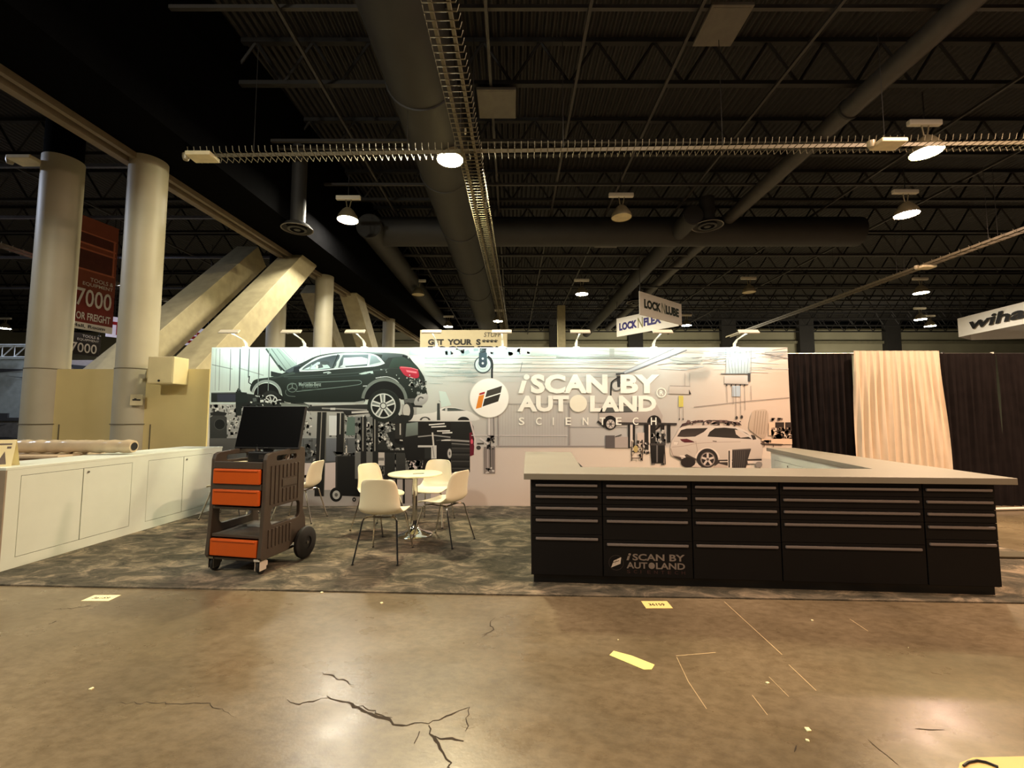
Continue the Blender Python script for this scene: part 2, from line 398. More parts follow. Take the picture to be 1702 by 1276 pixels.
# ------------------------------------------------------------------ left white counter
A2 = Vector((-4.65,4.04,0)); ang2 = math.atan2(6.78-4.04, .15)
t = thing('white_counter', 'long white laminate counter with flush doors, end nearest the camera cut by frame', 'counter', (A2.x,A2.y,CT), ang2)
LL = 2.745                                             # local x runs away from the camera, local y points out of the booth
MB().box(0,LL,.012,.6,0,.91).build('carcass', white_lam, t)
MB().box(-.012,LL+.012,0,.62,.91,.935).build('top', white_lam, t, bevel=.003)
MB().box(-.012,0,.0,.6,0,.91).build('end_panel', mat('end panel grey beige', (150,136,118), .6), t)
def door_set(parent, xs, z0, z1, y, m, face=-1, lock=True):
    # face frame around the doors, set as real panels with a 4 mm joint
    for i in range(len(xs)-1):
        d = MB().box(xs[i]+.0045, xs[i+1]-.0045, min(y, y+.012*-face), max(y, y+.012*-face), z0+.0045, z1-.0045).build('door', m, parent, bevel=.0015)
        if lock and i % 2 == 1:
            k = MB().lathe([(0,0),(.012,0),(.012,.006),(0,.006)], 12, Matrix.Translation((xs[i]+.05, y+.001*face, z1-.045)) @ Matrix.Rotation(PI/2 if face < 0 else -PI/2, 4, 'X')).build('lock', steel, d)
z0, z1 = .095, .85
def frame_around(parent, L, openings, z0, z1, ztop, y0, y1, m):
    mb = MB(); mb.box(0,L,y0,y1,0,z0); mb.box(0,L,y0,y1,z1,ztop); x = 0
    for a, b in openings: mb.box(x,a,y0,y1,z0,z1); x = b
    mb.box(x,L,y0,y1,z0,z1); return mb.build('face_frame', m, parent)
frame_around(t, LL, [(.11,1.25),(1.464,2.54)], z0, z1, .91, 0, .012, white_lam)
MB().box(.1,2.56,.0115,.0125,z0-.01,z1+.01).build('joint', groove, t)
door_set(t, [.11,.682,1.25], z0, z1, 0, white_lam); door_set(t, [1.464,2.017,2.54], z0, z1, 0, white_lam)

# paper tent card on it
t = thing('tent_card', 'white printed tent card standing on the near end of the white counter', 'sign', (-4.86,4.18,CT+.935), math.radians(22))
m = MB(); m.add([(-.09,-.06,0),(.09,-.06,0),(.085,0,.25),(-.085,0,.25)], [(0,1,2,3)]); o = m.build('front_sheet', paper, t)
o = MB().add([(-.09,.06,0),(.09,.06,0),(.085,0.001,.25),(-.085,0.001,.25)], [(0,1,2,3)]).build('back_sheet', paper, t)
m = MB(); f = lambda x, z: (x, -.061+.06*z/.25-.001, z)
m.add([f(-.05,.2),f(.06,.2),f(.06,.215),f(-.05,.215)], [(0,1,2,3)]); m.add([f(.03,.165),f(.06,.165),f(.06,.185),f(.03,.185)], [(0,1,2,3)]); m.add([f(-.02,.02),f(.05,.02),f(.02,.14)], [(0,1,2)])
m.build('print', mat('card print', (110,98,88), .7), t)

# wrapped roll beyond the counter
t = thing('packing_crate', 'low beige wrapped crate behind the white counter under the plastic roll', 'crate', (-6.1,5.55,0))
MB().box(-.75,.75,-.4,.4,0,.92).build('body', mat('crate beige', (190,164,136), .4, var=.1), t, bevel=.02)
MB().box(-.77,.77,-.42,.42,.92,.955).build('lid', mat('crate lid', (198,176,146), .35, var=.1), t, bevel=.01)
t = thing('plastic_roll', 'clear plastic wrapped roll lying on the crate behind the white counter', 'roll', (-5.5,5.45,.958))
m = MB(); m.tube([(-.78+.06*i, .004*math.sin(i*1.7), .085+.003*math.sin(i*2.3)) for i in range(27)], [.08+.006*math.sin(i*2.1) for i in range(27)], 16)
m.build('roll', mat('plastic film', (196,178,148), .18, var=.1), t, True)
m = MB(); m.lathe([(0,0),(.05,0)], 16, Matrix.Translation((.785,0,.085)) @ Matrix.Rotation(PI/2,4,'Y')); m.build('core', rubber, t)

# ------------------------------------------------------------------ big counter on the right
A = Vector((.163,3.773,0)); ang = math.atan2(3.497-3.773, 3.841-.163); FL = 3.688
def to_local(x, y):
    d = Vector((x,y,0))-A; return (d.x*math.cos(-ang)-d.y*math.sin(-ang), d.x*math.sin(-ang)+d.y*math.cos(-ang))
ring = [to_local(*p) for p in ((.10,3.735),(3.97,3.445),(4.30,6.66),(3.90,6.70),(3.34,4.06),(.66,4.20),(.80,5.9),(.18,5.93))]
m = MB(); m.prism(ring, .873, .924)
wt = m.build('worktop', worktop_m, bevel=.004); wt.location = (A.x,A.y,CT); wt.rotation_euler = (0,0,ang)
tag(wt, 'grey U shaped worktop spanning the black drawer counter and both wings', 'worktop')
t = thing('drawer_counter', 'long black counter of shallow drawers with grey pulls facing the aisle', 'counter', (A.x,A.y,CT), ang)
MB().box(0,FL,.016,.52,.07,.873).build('carcass', counter_black, t)
MB().box(.02,FL-.02,.04,.5,0,.07).build('plinth', black_plastic, t)
cols = [(.0,.60,.04,.562),(.605,1.335,.637,1.30),(1.34,2.04,1.366,2.012),(2.045,3.145,2.07,3.11),(3.15,FL,3.17,3.66)]
rows = [.824,.728,.632,.531]; last = [.379,.340,.346,.352,.397]
for ci, (a, b, h0, h1) in enumerate(cols):
    zs = rows + [last[ci]]
    tops = [z+.034 for z in zs]; tops[0] = .868
    for k in range(5):
        zb = tops[k+1] if k < 4 else .075
        d = MB().box(a+.003, b-.003, 0, .016, zb+.002, tops[k]-.002).build('drawer', counter_black, t, bevel=.0015)
        sl = .012*(h0/FL)
        mb = MB(); mb.box(h0, h1, -.014, 0, zs[k]-.010, zs[k]+.008); mb.box(h0+.004, h1-.004, -.010, 0, zs[k]-.014, zs[k]-.010)
        mb.build('pull', bar_m, d, bevel=.002)
logo_m = mat('counter lettering grey', (128,116,108), .6); logo_r = mat('counter lettering dark red', (62,34,30), .7)
lm = MB(); Y0 = -.0012
def fm(x0, x1, zz0, zz1, y=Y0): return lambda u, v: (x0+u*(x1-x0), y, zz0+v*(zz1-zz0))
lm.mi = 0
lm.add([(.795,Y0,.212),(.813,Y0,.212),(.825,Y0,.248),(.807,Y0,.248)], [(0,1,2,3)]); lm.add([(.822+.011*math.cos(2*PI*k/16),Y0,.260+.0095*math.sin(2*PI*k/16)) for k in range(16)], [tuple(range(16))]); letters(lm, 'SCAN', fm(.845,1.105,.212,.266), .025); letters(lm, 'BY', fm(1.145,1.27,.212,.266), .025)
letters(lm, 'AUT', fm(.795,.965,.146,.198), .025); letters(lm, 'LAND', fm(1.035,1.27,.146,.198), .025)
lm.add([(1.0+.026*math.cos(2*PI*k/20), Y0, .172+.026*math.sin(2*PI*k/20)) for k in range(20)], [tuple(range(20))])
lm.mi = 1
for i, ch in enumerate('SCIENTECH'): letters(lm, ch, fm(.797+i*.0555,.797+i*.0555+(.006 if ch == 'I' else .028),.108,.134))
lm.mi = 2
lm.add([(.668,Y0,.150),(.745,Y0,.182),(.752,Y0,.236),(.69,Y0,.206)], [(0,1,2,3)])
lm.mi = 3
for k in range(40):
    a, b = 2*PI*k/40, 2*PI*(k+1)/40
    lm.add([(.71+.062*math.cos(a),Y0,.19+.062*math.sin(a)),(.71+.062*math.cos(b),Y0,.19+.062*math.sin(b)),(.71+.058*math.cos(b),Y0,.19+.058*math.sin(b)),(.71+.058*math.cos(a),Y0,.19+.058*math.sin(a))], [(0,1,2,3)])
for p in (((.682,.190),(.735,.207)),((.70,.176),(.715,.222))):
    (x0, q0), (x1, q1) = p; lm.add([(x0,Y0-.0005,q0-.002),(x1,Y0-.0005,q1-.002),(x1,Y0-.0005,q1+.003),(x0,Y0-.0005,q0+.003)], [(0,1,2,3)])
lm.build('lettering', [logo_m, logo_r, mat('emblem pale', (206,192,178), .5), mat('emblem ring', (52,44,40), .6)], t)
# wings
t = thing('side_cabinet', 'white cabinet wing with flush doors under the worktop near the drapes', 'cabinet', (3.38,4.14,CT), math.atan2(6.66-4.14, 3.93-3.38))
WL = 2.55                                             # local x runs towards the mural, local +y faces the booth
MB().box(0,WL,-.36,-.014,0,.872).build('carcass', counter_black, t)
frame_around(t, WL, [(.12,1.2),(1.34,2.42)], .1, .76, .872, -.014, -.002, white_lam)
MB().box(.1,2.45,-.0145,-.0135,.09,.77).build('joint', groove, t)
door_set(t, [.12,.66,1.2], .1, .76, -.002, white_lam, 1); door_set(t, [1.34,1.88,2.42], .1, .76, -.002, white_lam, 1)
t = thing('side_cabinet', 'short dark cabinet wing under the worktop end beside the table and chairs', 'cabinet', (.19,4.32,CT), math.radians(88))
MB().box(0,1.55,-.55,0,.0,.872).build('carcass', counter_black, t)
MB().box(.02,1.53,-.562,-.55,.08,.86).build('door', white_lam, t, bevel=.002)

# ------------------------------------------------------------------ drapes
def drape(name, x0, x1, y, h, amp, pitch, m, label, group=None, gather=0, seed=0, flare=0):
    rnd = random.Random(seed); n = int((x1-x0)/.012); rows_ = 14; vs = []
    ph = [rnd.uniform(0,6.28) for _ in range(6)]
    for j in range(rows_+1):
        v = j/rows_
        for i in range(n+1):
            u = i/n; x = x0+u*(x1-x0)
            k = 2*PI/pitch
            drift = .10*v*math.sin(x*2.1+ph[3])
            w = math.sin(k*(x+drift)+ph[0]+.9*math.sin(1.7*x+ph[1])) + .45*math.sin(2.3*k*x+ph[2])*(1-.6*v)
            a = amp*(.35+.65*min(1, v*4))
            if gather and v < .06: a = amp*.25
            xx = x + (u-.5)*flare*v
            vs.append((xx, y+a*w, h*(1-v)+.005*math.sin(k*x)*(v == 1) ))
    fs = [(j*(n+1)+i, j*(n+1)+i+1, (j+1)*(n+1)+i+1, (j+1)*(n+1)+i) for j in range(rows_) for i in range(n)]
    mb = MB(); mb.add(vs, fs)
    o = mb.build(name, m, smooth=True)
    return tag(o, label, 'drape', group)
g = 'black pipe and drape panels'
drape('black_drape', 4.42, 5.52, 6.98, 2.43, .022, .12, black_cloth, 'black drape panel hanging between the mural and the cream drape', g, seed=1)
drape('black_drape', 6.82, 7.85, 6.98, 2.43, .022, .13, black_cloth, 'black drape panel just past the cream drape, before the bare upright', g, seed=2)
drape('black_drape', 7.86, 9.0, 6.98, 2.43, .022, .13, black_cloth, 'black drape panel beyond the bare upright at the picture edge', g, seed=3)
drape('cream_drape', 5.47, 6.84, 6.88, 2.46, .026, .125, white_cloth, 'cream gathered drape panel lit warmly between the black drapes', None, 1, 5, .16)
t = thing('drape_frame', 'pipe frame with bare upright that carries the drapes', 'frame', (4.45,7.04,0))
MB().tube([(0,0,2.43),(4.6,0,2.43)], .02, 10).build('top_rail', steel, t, True)
for x in (0.02, 2.6, 3.41):
    MB().tube([(x,0,.01),(x,0,2.46)], .022, 10).build('upright', off_white if x > 3 else steel, t, True)
    MB().box(x-.2,x+.2,-.03,.1,.0,.012).build('base_plate', steel, t)
t = tag(MB().tube([(6.75,6.56,.03),(8.4,6.72,.03)], .022, 10).build('loose_pipe', off_white, smooth=True), 'white pipe lying on the floor in front of the black drapes', 'pipe')
o = MB().box(-.45,.45,-.09,.09,0,.025).build('cable_ramp', mat('olive rubber', (62,54,30), .7, var=.15), bevel=.008)
p = fpt(1700, 925, CT); o.location = (p.x+.13, p.y, CT); o.rotation_euler = (0,0,math.radians(-4)); tag(o, 'flat dark olive strip on the ground just past the big counter end', 'cable ramp')
# ------------------------------------------------------------------ mural wall
WY = 6.912
def wallpt(px, py, y):
    x = (px-CX)/FPX; q = (CY-py)/FPX
    d = (x, math.cos(PITCH)-q*math.sin(PITCH), math.sin(PITCH)+q*math.cos(PITCH)); t = y/d[1]
    return (d[0]*t, y, CAMH+d[2]*t)
class Print:
    """flat printed picture: coloured shapes on one plane, drawn in the coordinates of close-up views of the print"""
    def __init__(s): s.v = []; s.f = []; s.c = []; s.k = 0; s.gain = 1.0; s.map(0,0,1)
    def map(s, x0, y0, sc): s.x0, s.y0, s.sc = x0, y0, sc
    def p(s, q): return (s.x0+q[0]/s.sc, s.y0+q[1]/s.sc)
    def put(s, pts, faces, cols):
        y = WY-.001-s.k*.00002; s.k += 1; o = len(s.v)
        for q in pts:
            w = wallpt(q[0], q[1], WY); s.v.append((max(-4.83, min(4.43, w[0])), y, max(.014, min(2.519, w[2]))))
        for f in faces:
            s.f.append(tuple(i+o for i in f)); s.c.append([tuple(min(.92, q*s.gain) for q in cols[i]) for i in f])
    def poly(s, pts, col, bot=None, smooth=0, bands=6):
        if smooth: pts = s.curve(pts, smooth)
        P = [s.p(q) for q in pts]
        tri = [tuple(t) for t in tessellate_polygon([[Vector((a,b,0)) for a, b in P]])]
        if bot is None:
            c = lin(col); s.put(P, tri, [c]*len(P)); return
        bm = bmesh.new(); vv = [bm.verts.new((a,b,0)) for a, b in P]
        for t in tri:
            try: bm.faces.new([vv[i] for i in t])
            except ValueError: pass
        y0 = min(b for a, b in P); y1 = max(b for a, b in P)
        for i in range(1, bands):
            bmesh.ops.bisect_plane(bm, geom=bm.verts[:]+bm.edges[:]+bm.faces[:], plane_co=(0,y0+(y1-y0)*i/bands,0), plane_no=(0,1,0), dist=1e-6)
        bm.verts.index_update()
        V = [(v.co.x, v.co.y) for v in bm.verts]; F = [tuple(v.index for v in f.verts) for f in bm.faces]; bm.free()
        cs = []
        for a, b in V:
            u = (b-y0)/max(1e-6, y1-y0); cs.append(lin(tuple(col[k]*(1-u)+bot[k]*u for k in range(3))))
        s.put(V, F, cs)
    @staticmethod
    def curve(pts, n, closed=True):
        out = []; N = len(pts)
        for i in range(N if closed else N-1):
            p0, p1, p2, p3 = (pts[(i+k-1) % N] if closed else pts[max(0, min(N-1, i+k-1))] for k in range(4))
            for j in range(n):
                t = j/n
                out.append(tuple(.5*(2*p1[a]+(p2[a]-p0[a])*t+(2*p0[a]-5*p1[a]+4*p2[a]-p3[a])*t*t+(3*p1[a]-p0[a]-3*p2[a]+p3[a])*t**3) for a in range(2)))
        if not closed: out.append(tuple(pts[-1]))
        return out
    def rect(s, x0, y0, x1, y1, col, bot=None): s.poly([(x0,y0),(x1,y0),(x1,y1),(x0,y1)], col, bot)
    def ell(s, cx, cy, rx, ry, col, bot=None, a0=0, a1=360, n=36):
        pts = [(cx+rx*math.cos(math.radians(a0+(a1-a0)*i/n)), cy+ry*math.sin(math.radians(a0+(a1-a0)*i/n))) for i in range(n if a1-a0 == 360 else n+1)]
        s.poly(pts, col, bot)
    def ringarc(s, cx, cy, r0, r1, a0, a1, col, n=30, sq=1):
        q = lambda r, i: (cx+r*math.cos(math.radians(a0+(a1-a0)*i/n)), cy+sq*r*math.sin(math.radians(a0+(a1-a0)*i/n)))
        P = [s.p(q(r0,i)) for i in range(n+1)] + [s.p(q(r1,i)) for i in range(n+1)]
        s.put(P, [(i,i+1,n+2+i,n+1+i) for i in range(n)], [lin(col)]*len(P))
    def line(s, pts, w, col, smooth=0):
        if smooth: pts = s.curve(pts, smooth, False)
        V = [Vector((a,b,0)) for a, b in pts]; P = []; n = len(V)
        for i in range(n):
            t = (V[min(i+1,n-1)]-V[max(i-1,0)]).normalized(); q = Vector((-t.y,t.x,0))*(w/2)
            P += [s.p((V[i].x+q.x,V[i].y+q.y)), s.p((V[i].x-q.x,V[i].y-q.y))]
        s.put(P, [(2*i,2*i+1,2*i+3,2*i+2) for i in range(n-1)], [lin(col)]*len(P))
    def clutter(s, x0, y0, x1, y1, n, cols, smin, smax, seed):
        r = random.Random(seed); V = []; F = []; cs = []
        for _ in range(n):
            a = r.uniform(x0,x1); b = r.uniform(y0,y1); w = r.uniform(smin,smax); h = r.uniform(smin,smax); th = r.uniform(-.5,.5); c = lin(r.choice(cols)); k = len(V)
            for dx, dy in ((-w,-h),(w,-h),(w,h),(-w,h)):
                V.append(s.p((min(x1,max(x0,a+dx/2*math.cos(th)-dy/2*math.sin(th))), min(y1,max(y0,b+dx/2*math.sin(th)+dy/2*math.cos(th)))))); cs.append(c)
            F.append((k,k+1,k+2,k+3))
        s.put(V, F, cs)
    def text(s, body, x0, y0, x1, y1, col, bold=0, shear=0):
        vs, fs = text_mesh(body, bold, shear)
        s.put([s.p((x0+u*(x1-x0), y1-v*(y1-y0))) for u, v in vs], fs, [lin(col)]*len(vs))
    def build(s, name, parent):
        me = bpy.data.meshes.new(name); me.from_pydata(s.v, [], s.f)
        at = me.color_attributes.new('ink', 'FLOAT_COLOR', 'CORNER')
        i = 0
        for cs in s.c:
            for c in cs: at.data[i].color = c + (1,); i += 1
        m = bpy.data.materials.get('printed ink')
        if not m:
            m = bpy.data.materials.new('printed ink'); m.use_nodes = True; nt = m.node_tree; b = nt.nodes['Principled BSDF']
            a = nt.nodes.new('ShaderNodeVertexColor'); a.layer_name = 'ink'
            nt.links.new(a.outputs['Color'], b.inputs['Base Color']); b.inputs['Roughness'].default_value = .55; b.inputs['Specular IOR Level'].default_value = .25
        me.materials.append(m)
        o = bpy.data.objects.new(name, me); C.objects.link(o); o.parent = parent
        return o
mural = thing('photo_mural', 'long printed mural wall showing a car workshop behind the table and chairs', 'mural')
MB().box(-4.83,4.43,WY,WY+.06,CT,2.52).build('panel', off_white, mural, bevel=.004)
P = Print()
# background wash of the whole print, hall-light warmth mixed into its right side
def lerp(a, b, t): return tuple(a[k]+(b[k]-a[k])*t for k in range(3))
def sm(a, b, x): t = max(0, min(1, (x-a)/(b-a))); return t*t*(3-2*t)
def bg(px, py):
    top = lerp((226,242,234),(236,234,226), sm(500,1000,px))
    mid = lerp((206,222,216),(196,194,188), sm(520,900,px)); mid = lerp(mid,(214,196,180), sm(1080,1280,px))
    c = lerp(top, mid, sm(585,625,py))
    c = lerp(c, lerp((186,184,182),(206,188,172), sm(1050,1250,px)), sm(660,735,py))
    fl = lerp((200,190,186),(226,212,196), sm(700,1050,px))
    fl = lerp(fl, (206,190,178), sm(790,842,py))
    edge = 744 if px > 760 else 735
    return lerp(c, fl, sm(edge-2, edge+2, py))
xs = [348+i*(1320-348)/80 for i in range(81)]; ys = [577+i*(843-577)/60 for i in range(61)]
V = [(x,y) for y in ys for x in xs]
P.put(V, [(j*81+i, j*81+i+1, (j+1)*81+i+1, (j+1)*81+i) for j in range(60) for i in range(80)], [lin(bg(*q)) for q in V])
DK = (30,36,33); DK2 = (46,50,48); MID = (110,114,110); LT = (225,232,228)
# --- left part: corrugated wall, cables, raised bonnet
P.map(340,560,7.736)
for x in (110,235,290,390,520,640,760): P.line([(x,150),(x-8,700)], 3, (196,214,206))
P.line([(95,355),(360,412)], 12, (150,166,160)); P.line([(440,398),(760,492)], 13, (164,178,172))
for x, w in ((150,4),(200,6),(340,9),(462,14),(580,9),(706,8),(838,10)): P.line([(x,150),(x-15,690 if x != 580 else 520)], w, (92,108,104))
P.line([(578,500),(568,585),(620,620)], 14, (40,46,44))
P.poly([(770,140),(960,140),(1190,365),(1030,440),(980,400)], (176,196,190), (150,168,162))
P.line([(790,150),(990,430)], 22, (74,88,84)); P.line([(860,150),(1050,415)], 12, (120,136,132)); P.line([(930,150),(1120,390)], 8, (136,152,148)); P.line([(1000,150),(1185,350)], 10, (150,164,160)); P.line([(950,360),(1030,440)], 20, (44,52,50))
for x in (1185,1285,1385,1490): P.line([(x,150),(x-4,370)], 6, (120,140,136))
# --- equipment under the car, left
P.map(340,540,4.253)
P.rect(35,560,1500,800, (176,178,174), (150,152,150))
P.clutter(40,560,760,790, 420, [(230,230,226),(200,202,198),(90,92,90),(60,62,60),(140,140,136)], 4, 24, 11)
P.rect(35,800,1560,975, (96,100,102), (74,78,80))
for x in (700,760,850,935,1010,1090,1160): P.line([(x,800),(x,965)], 3, (46,50,52))
P.rect(690,788,1240,800, (150,154,154)); P.rect(860,800,935,960, (112,118,126), (96,100,108)); P.rect(560,860,600,1200,(120,110,108))
P.poly([(860,975),(1500,930),(1640,1240),(330,1240),(350,1000)], (208,196,194), (200,186,182))
P.rect(35,1165,1600,1290, (146,146,144), (168,162,158)); P.rect(35,800,330,1290,(70,74,74),(120,120,118))
P.clutter(700,810,820,960, 30, [(60,62,62),(170,170,166),(50,52,50)], 10, 30, 5); P.clutter(690,980,790,1170, 24, [(90,80,74),(160,150,144),(60,56,54),(200,190,186)], 14, 40, 6)
P.clutter(880,640,1500,790, 320, [(226,226,222),(60,64,62),(120,124,120),(40,44,42),(190,192,188)], 4, 20, 8)
P.poly([(1010,650),(1090,650),(1095,780),(1000,780)], (92,112,104)); P.rect(880,640,935,780,(214,220,222))
# black box with round grille
P.poly([(38,655),(60,640),(140,640),(158,655),(158,800),(38,808)], (62,64,62), (48,50,48)); P.ell(108,702,36,40,(24,26,25)); P.ringarc(108,702,36,40,0,360,(80,82,80)); P.poly([(40,620),(90,608),(160,620),(150,640),(45,640)],(40,42,41)); P.rect(35,800,230,1290,(86,86,84),(70,70,68))
# lift posts
P.map(490,640,6.38)
def post(x0, x1, y0, xb0, xb1, y1, hl):
    P.poly([(x0,y0),(x1,y0),(xb1,y1),(xb0,y1)], (34,35,34), (22,22,21))
    a = x0+(x1-x0)*.42; b = xb0+(xb1-xb0)*.42; P.poly([(a,y0),(a+10,y0),(b+9,y1-200),(b,y1-200)], hl)
    P.line([(x1-4,y0),(xb1-4,y1)], 7, (96,96,88))
post(445,530,295,440,525,720,(190,188,178)); post(700,768,340,715,790,930,(150,148,140)); post(825,888,350,820,884,1000,(140,138,130))
post(240,340,285,208,312,1178,(150,146,138))
# tool cabinet on wheels
P.poly([(400,700),(460,745),(700,742),(700,900),(735,830),(700,735),(430,735)], (110,112,110))
P.poly([(455,748),(700,745),(690,1180),(430,1170),(432,760)], (26,26,25), (16,16,16)); P.line([(432,748),(700,744)], 10, (84,86,84)); P.line([(445,760),(440,1160)], 12, (52,52,50))
P.line([(415,705),(440,745)], 14, (60,62,60)); P.line([(650,720),(655,745)], 16, (70,72,70)); P.line([(690,715),(735,850)], 9, (190,190,186)); P.clutter(450,715,700,750,16,[(50,50,50),(150,150,146),(30,30,30)],10,26,3)
P.ell(438,1160,66,76,(20,20,19)); P.ell(440,1162,40,46,(170,172,168)); P.ell(440,1162,18,20,(90,90,88)); P.ell(630,1212,20,24,(24,24,23)); P.ell(630,1212,8,9,(150,150,146))
P.rect(540,640,556,720,(200,196,186)); P.clutter(525,560,548,735,16,[(220,216,206),(60,60,58)],6,14,4)
# --- right-hand clutter below the tail: engine hoist, presses, tyres
P.map(590,640,6.304)
P.rect(0,330,560,980,(120,124,122),(96,96,94))
P.clutter(0,340,700,700, 420, [(220,222,218),(40,42,41),(70,74,72),(130,134,130),(28,30,29),(190,192,188)], 7, 40, 21)
P.clutter(240,690,720,960, 220, [(30,31,30),(52,54,52),(20,20,20),(150,150,146),(90,90,88)], 8, 46, 22)
P.poly([(180,690),(300,560),(360,690)], (38,40,39)); P.rect(310,690,420,1000,(44,46,45),(30,30,30)); P.rect(430,680,530,960,(60,62,60),(40,40,40))
P.poly([(330,500),(420,470),(660,560),(640,640),(420,660)], (30,32,31)); P.ell(490,575,75,48,(14,14,14)); P.line([(470,575),(525,582)], 12, (210,210,206))
P.rect(420,380,520,560,(40,40,38)); P.line([(475,400),(475,520)], 14, (190,188,180))
for x0, x1 in ((60,120),(185,245)): P.poly([(x0,330),(x1,330),(x1,840),(x0,840)], (30,31,30)); P.line([(x0+(x1-x0)*.4,330),(x0+(x1-x0)*.4,690)], 9, (160,158,150))
P.rect(245,700,310,840,(196,190,184)); P.rect(246,760,305,790,(120,118,114))
P.rect(300,940,640,985,(24,24,24)); 
for x in (330,420,500,600): P.rect(x,985,x+24,1240,(28,28,27))
P.rect(355,985,420,1240,(120,112,108)); P.rect(450,985,500,1240,(170,162,158)); P.rect(525,985,598,1240,(150,142,138))
P.line([(240,690),(640,700)],26,(24,25,24))
# far white car
P.poly([(550,330),(690,300),(830,285),(905,240),(990,228),(1100,245),(1180,270),(1240,300),(1260,372),(540,372)], (236,238,234), (214,214,210), 4)
P.poly([(905,262),(950,236),(1050,240),(1170,266),(1100,270),(960,272)], (70,80,76), (90,98,94)); P.rect(945,238,968,272,(206,210,206)); P.ell(1138,372,62,42,(34,35,34),None,180,360); P.ell(735,372,58,42,(70,70,68),None,180,360); P.ell(735,372,36,30,(210,210,206),None,180,360)
P.poly([(862,190),(888,190),(894,368),(858,368)], (62,68,66)); P.line([(880,160),(930,210)], 5, (120,128,124))
P.poly([(880,60),(950,70),(1010,210),(905,230)], (206,226,220))
# dark estate below it
P.poly([(530,372),(1210,372),(1240,430),(1258,560),(1250,720),(1205,745),(1190,780),(540,790),(500,600),(510,430)], (34,35,34), (20,20,20))
P.poly([(540,400),(660,385),(660,520),(530,540)], (130,144,138), (96,104,100)); P.poly([(668,388),(1000,385),(1010,430),(990,510),(670,520)], (28,26,24)); P.line([(530,372),(1215,374)], 13, (206,206,202)); P.line([(1210,376),(1258,560),(1252,720)], 18, (206,196,194))
for a in (((775,415),(940,402)),((800,438),(955,430)),((860,480),(995,478)),((915,500),(1020,496)),((905,576),(1020,576))): P.line(list(a), 13, (224,224,220))
P.line([(660,540),(820,524),(1000,545)], 12, (150,150,148)); P.line([(1000,575),(1200,588)], 18, (150,148,146)); P.line([(850,580),(1000,560)], 5, (90,90,90))
P.poly([(1200,500),(1225,490),(1250,640),(1245,730),(1205,745)], (110,24,44), (84,20,36)); P.ell(1225,590,12,26,(214,90,110))
P.line([(812,495),(825,640)], 16, (206,204,198)); P.poly([(660,630),(855,630),(855,770),(800,770),(800,650),(660,650)], (200,200,196)); P.rect(730,655,800,770,(40,42,41)); P.line([(815,640),(830,760)],6,(90,90,88))
P.ell(992,715,30,62,(44,44,43)); P.ell(992,715,22,50,(186,186,182)); P.ell(992,715,9,20,(90,90,88))
P.poly([(720,770),(1010,770),(1010,900),(700,900)], (22,22,22))
# tyre stack
P.poly([(1012,612),(1205,625),(1205,910),(1012,918)], (46,46,45), (34,34,33))
for y in (640,705,775,850): P.line([(1012,y),(1205,y+2)], 9, (18,18,18)); P.line([(1015,y+22),(1203,y+24)], 7, (76,76,74))
P.line([(1012,610),(1200,622)], 12, (110,110,108)); P.poly([(1205,640),(1250,640),(1245,725),(1205,745)],(100,24,42))
P.ell(1295,655,24,22,(60,58,56)); P.line([(1280,612),(1350,612)], 16, (70,66,64))
# --- the lifted car
P.map(340,540,4.253)
P.poly([(48,478),(240,475),(300,485),(460,505),(560,545),(735,560),(735,590),(480,585),(260,575),(230,545),(48,545)], (44,50,48), (30,34,33))
P.line([(48,482),(240,480)], 5, (90,98,96)); P.rect(90,488,220,540,(58,62,76)); P.rect(222,470,262,640,(34,40,38))
P.poly([(400,560),(735,562),(735,588),(400,582)], (120,130,124), (60,68,64)); P.poly([(620,565),(735,570),(735,582),(620,582)],(176,186,178))
P.poly([(700,575),(1180,560),(1190,620),(1000,640),(980,612),(730,608)], (52,54,52), (30,30,30)); P.line([(830,588),(1150,600)], 9, (150,152,148)); P.line([(1040,618),(1160,612)], 14, (196,196,190)); P.rect(890,585,925,600,(200,200,196))
P.ell(470,540,95,70,(18,20,19)); P.ell(466,540,72,76,(40,44,42)); P.ringarc(460,540,44,52,180,360,(206,212,208)); 
for a in (200,240,285,330): P.line([(460,545),(460+46*math.cos(math.radians(a)),545+50*math.sin(math.radians(a)))], 8, (196,202,198))
body = [(338,405),(372,382),(470,368),(545,345),(590,322),(640,290),(700,262),(760,232),(820,212),(900,199),(1000,191),(1100,189),(1220,193),(1330,199),(1395,205),(1425,213),(1448,228),(1475,262),(1510,300),(1540,345),(1556,380),(1560,430),(1572,470),(1576,510),(1560,545),(1530,565),(1480,580),(1420,578),(1412,545),(1400,480),(1375,430),(1330,395),(1270,382),(1210,398),(1165,440),(1140,500),(1128,548),(1060,556),(860,560),(730,556),(600,548),(556,530),(548,485),(525,440),(490,412),(440,402),(395,415),(360,440),(340,475),(322,455)]
P.poly(body, (58,66,62), (20,28,24), 3, 14)
P.poly([(372,385),(470,368),(545,350),(640,330),(640,345),(480,385),(385,402)], (70,82,76), (44,54,50)); P.poly([(470,326),(520,338),(560,345),(520,365),(470,362)], (40,48,46))
P.poly([(560,328),(640,288),(680,282),(648,318),(600,338)], (74,84,88)); P.poly([(632,300),(672,288),(690,318),(668,338),(628,335)], (34,40,44))
P.poly([(820,212),(1000,191),(1220,193),(1395,205),(1425,213),(1300,212),(1100,198),(930,208)], (136,150,148), (90,102,100))
P.poly([(672,322),(700,290),(760,252),(830,222),(930,204),(1060,200),(1160,204),(1220,222),(1262,262),(1272,272),(1200,290),(1000,303),(800,320)], (206,220,218), (186,200,198), 3)
P.poly([(690,316),(730,280),(790,248),(850,228),(958,212),(935,262),(915,306),(800,316)], (64,74,80), (92,104,104), 2)
